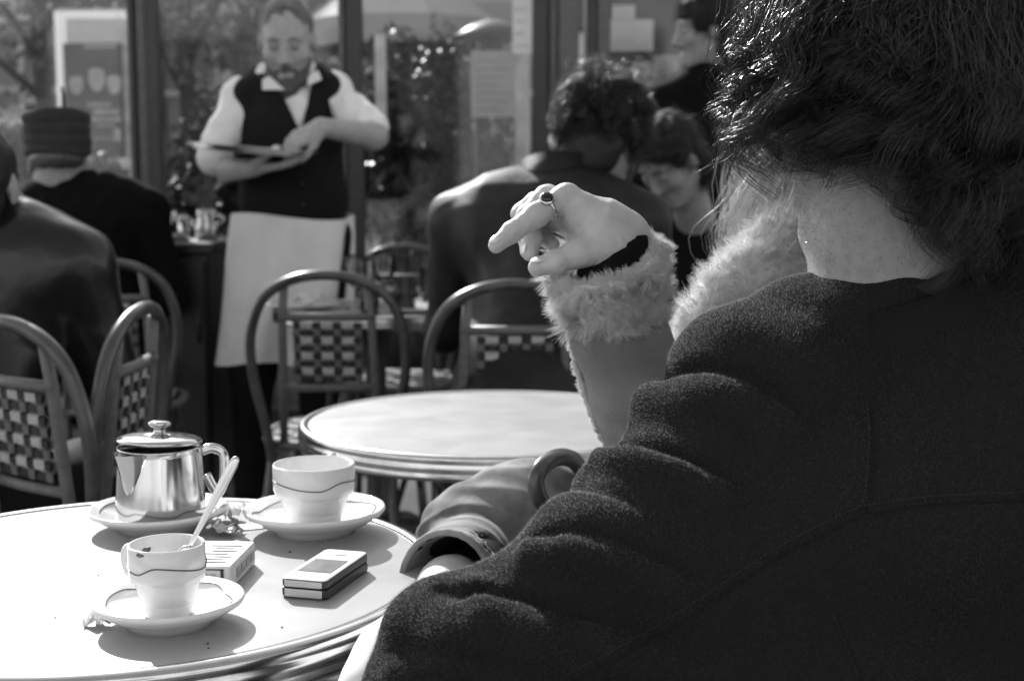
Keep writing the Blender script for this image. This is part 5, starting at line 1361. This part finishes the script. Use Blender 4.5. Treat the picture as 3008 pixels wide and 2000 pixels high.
# hatted man at left
HH = A(172, 468, 4.3)
t, p, R, sh = sitter('man in black coat and tall dark cap seen from behind at left', 250, 4.32, 548, (.15, 1), .195, 'black_coat', 'trousers', HH, 1.05, (-.25, .97, -.05), seed=21)
S = Soft(HH-.2, HH+.24, .007); S.ell(p(0, -.025, .005), (.081, .092, .045), R, .02); S.ell(p(0, .09, -.06), (.11, .085, .12), R, .01, 's')
add('hair', puff(S.mesh(), .002, 90, 3), 'hair_brown', t)
hu = R@np.array([0, 0, 1.]); V, F = [], []; prof = [(.085, .000)]+[(.093+.004*z_/.12+.0016*math.sin(z_*190), z_) for z_ in np.linspace(.003, .122, 22)]+[(.092, .130), (.07, .129), (.04, .126), (0, .125)]
for rr, zz in prof:
    for k in range(40):
        a = 2*math.pi*k/40; rj = rr*(1+.018*math.sin(3*a+zz*40)+.012*math.sin(7*a+zz*70)); V.append(p(rj*math.cos(a), -.012+rj*1.12*math.sin(a), .012+zz+.004*math.sin(2*a+zz*30)))
for j in range(len(prof)-1):
    for k in range(40): F.append((j*40+k, j*40+(k+1) % 40, (j+1)*40+(k+1) % 40, (j+1)*40+k))
hat = thing('hat', 'tall dark cloth cap with stalk worn by the man at left', 'hat', p(0, 0, .01)); add('crown', (np.array(V), F), 'hat', hat)
add('stalk', tube([p(.02, 0, .145), p(.021, 0, .19), p(.018, 0, .215)], [.006, .005, .004], 6), 'hat', hat)
# fair haired guest behind him
HB = A(55, 470, 4.75)
t, p, R, sh = sitter('fair haired guest half hidden at the far left edge', 20, 4.85, 640, (.2, -1), .17, 'vest', 'trousers', HB, .97, (.75, -.6, -.05), seed=23)
add('hair', hair(p(0, -.012, .03), R, np.array([.08, .098, .09]), 1500, 14, .018, 70, .012, 1.5, keep_c, lambda P: np.full(len(P), HB[2]-.10), .0011, 14, .22, 1.08, None, .6), 'hair_light', t)
# man in shiny coat at left edge
HL = A(-75, 545, 2.62)
t, p, R, sh = sitter('guest in dark leather coat cut off by the left edge', -75, 2.66, 655, (.12, 1), .20, 'leather', 'trousers', HL, 1.05, (.1, 1, -.05), .26, seed=25, folds=.006, hh=.011, foldf=18)
S = Soft(HL-.22, HL+.22, .007); S.ell(p(0, -.02, .03), (.085, .10, .095), R, .02); S.ell(p(0, -.05, -.03), (.075, .06, .07), R, .02); S.ell(p(0, .09, -.06), (.11, .085, .12), R, .01, 's')
add('hair', puff(S.mesh(), .004, 90, 3), 'hair_black', t)
# curly man in leather jacket
HQ = A(1772, 390, 3.36)
t, p, R, sh = sitter('curly haired diner in black leather jacket bending over a table', 1610, 3.30, 560, (.30, .95), .225, 'jacket', 'trousers', HQ, 1.08, (.45, .82, -.35), .30, seed=27, folds=.007, hh=.010, foldf=15)
add('jacket_collar', neck_band(sh+np.array([.03, .02, .03]), .085, .075, lambda a: -.02, lambda a: .085-.03*math.sin(a), .012), 'jacket', t)
S = Soft(HQ-.25, HQ+.25, .008); S.ell(p(0, -.015, .03), (.084, .10, .092), R, .02); S.ell(p(0, -.05, -.05), (.078, .06, .085), R, .02); S.ell(p(0, .10, -.06), (.10, .085, .12), R, .01, 's')
add('scalp_hair', puff(S.mesh(), .008, 60, 3), 'hair_black', t)
add('hair', hair(p(0, -.015, .03), R, np.array([.078, .094, .086]), 2600, 16, .0048, 190, .010, 3.0, lambda d: not (d[1] > .5 and d[2] < .4) and d[2] > -.7, None, .0012, 15, .10, 1.03, None, .75), 'hair_dark', t)
# woman across from him, head bent
HF = A(1968, 470, 3.95)
t, p, R, sh = sitter('dark haired guest bending her pale face down behind the leather jacket', 2060, 4.12, 690, (-.35, -.94), .18, 'black_coat', 'trousers', HF, 1.0, (-.60, -.50, -.72), .10, seed=29)
S = Soft(HF-.22, HF+.22, .007); S.ell(p(0, -.02, .035), (.086, .102, .095), R, .02); S.ell(p(0, -.05, -.06), (.085, .06, .09), R, .03); S.ell(p(0, .10, -.045), (.080, .085, .10), R, .01, 's'); hv_, hf_ = puff(S.mesh(), .005, 75, 3); ho_ = add('hair', (hv_, hf_), 'hair_black', t); P_, N_ = scatter(hv_, hf_, 7000, None, 71); add('loose_hair', nap(P_, N_*.5+DOWN*.7, .035, .0012, .35, 72), 'hair_dark', ho_, smooth=False, kind='stuff')
# blonde head behind
HG = A(1925, 330, 5.0)
t, p, R, sh = sitter('guest with pale sunlit hair glimpsed between two dark haired diners', 1935, 5.05, 460, (.2, 1), .17, 'black_coat', 'trousers', HG, .95, (.2, 1, -.2), seed=31)
add('hair', hair(p(0, -.012, .03), R, np.array([.08, .098, .09]), 1200, 12, .016, 60, .01, 1.5, keep_c, lambda P: np.full(len(P), HG[2]-.06), .0013, 17, .22, 1.08, None, .6), 'hair_light', t)
# standing person in black, face in profile
SY_ = 4.75; HS = A(2075, 90, SY_)
st = thing('person', 'standing person in black coat, face turned left, behind the wavy haired man', 'person', (HS[0]+.05, SY_, 0))
cx_ = HS[0]+.06; S = Soft((cx_-.42, SY_-.35, .30), (cx_+.42, SY_+.35, 1.62), .012)
S.ell((cx_, SY_, 1.24), (.20, .13, .24), None, .05); S.cone((cx_, SY_, 1.05), (cx_+.02, SY_, .5), .16, .20, .06)
S.chain([(cx_-.19, SY_, 1.36), (cx_-.06, SY_, 1.43), (cx_+.06, SY_, 1.43), (cx_+.19, SY_, 1.36)], [.065, .06, .06, .065], .05)
for e in (-1, 1): S.chain([(cx_+e*.2, SY_, 1.34), (cx_+e*.25, SY_+.02, 1.08), (cx_+e*.2, SY_-.10, .86)], [.066, .056, .045], .04)
add('coat', puff(S.mesh(), .006, 26, 33), 'black_coat', st)
S = Soft((cx_-.3, SY_-.3, -.01), (cx_+.3, SY_+.2, .6), .014)
for e in (-1, 1): S.cone((cx_+e*.09, SY_, .55), (cx_+e*.1, SY_, .06), .07, .05, .02); S.cone((cx_+e*.1, SY_, .04), (cx_+e*.11, SY_-.16, .04), .042, .038, .02)
add('trousers', S.mesh(), 'trousers', st)
R = axes((-.97, -.12, -.16)); S = Soft((cx_-.36, SY_-.36, .58), (cx_+.36, SY_+.28, HS[2]+.22), .0085); p = head(S, HS, R, 1.02, True, (cx_, SY_, 1.42))
for e in (-1, 1):
    c = np.array([cx_+e*.2, SY_-.11, .86]); S.chain([(cx_, SY_, 1.40), (cx_+e*.18, SY_, 1.33), (cx_+e*.25, SY_+.02, 1.08), c], [.06, .04, .034, .026], .02); hand(S, c, (0, -.3, -1), (e, 0, 0), (0, -1, 0), 1., (.3, .4, .3))
v_, f_ = S.mesh(); add('body', (relax(v_, f_, 1), f_), 'skin_tan', st); face_bits(p, R, 1.02, st, 'hair_black')
S = Soft(HS-.26, HS+.26, .008); S.ell(p(0, -.02, .04), (.092, .108, .10), R, .02); S.ell(p(0, -.06, -.05), (.088, .07, .10), R, .02); S.ell(p(0, .10, -.05), (.10, .085, .10), R, .01, 's')
hv_, hf_ = puff(S.mesh(), .006, 75, 3); ho_ = add('hair', (hv_, hf_), 'hair_black', st); P_, N_ = scatter(hv_, hf_, 8000, None, 73); add('loose_hair', nap(P_, N_*.5+DOWN*.7, .035, .0012, .35, 74), 'hair_dark', ho_, smooth=False, kind='stuff')
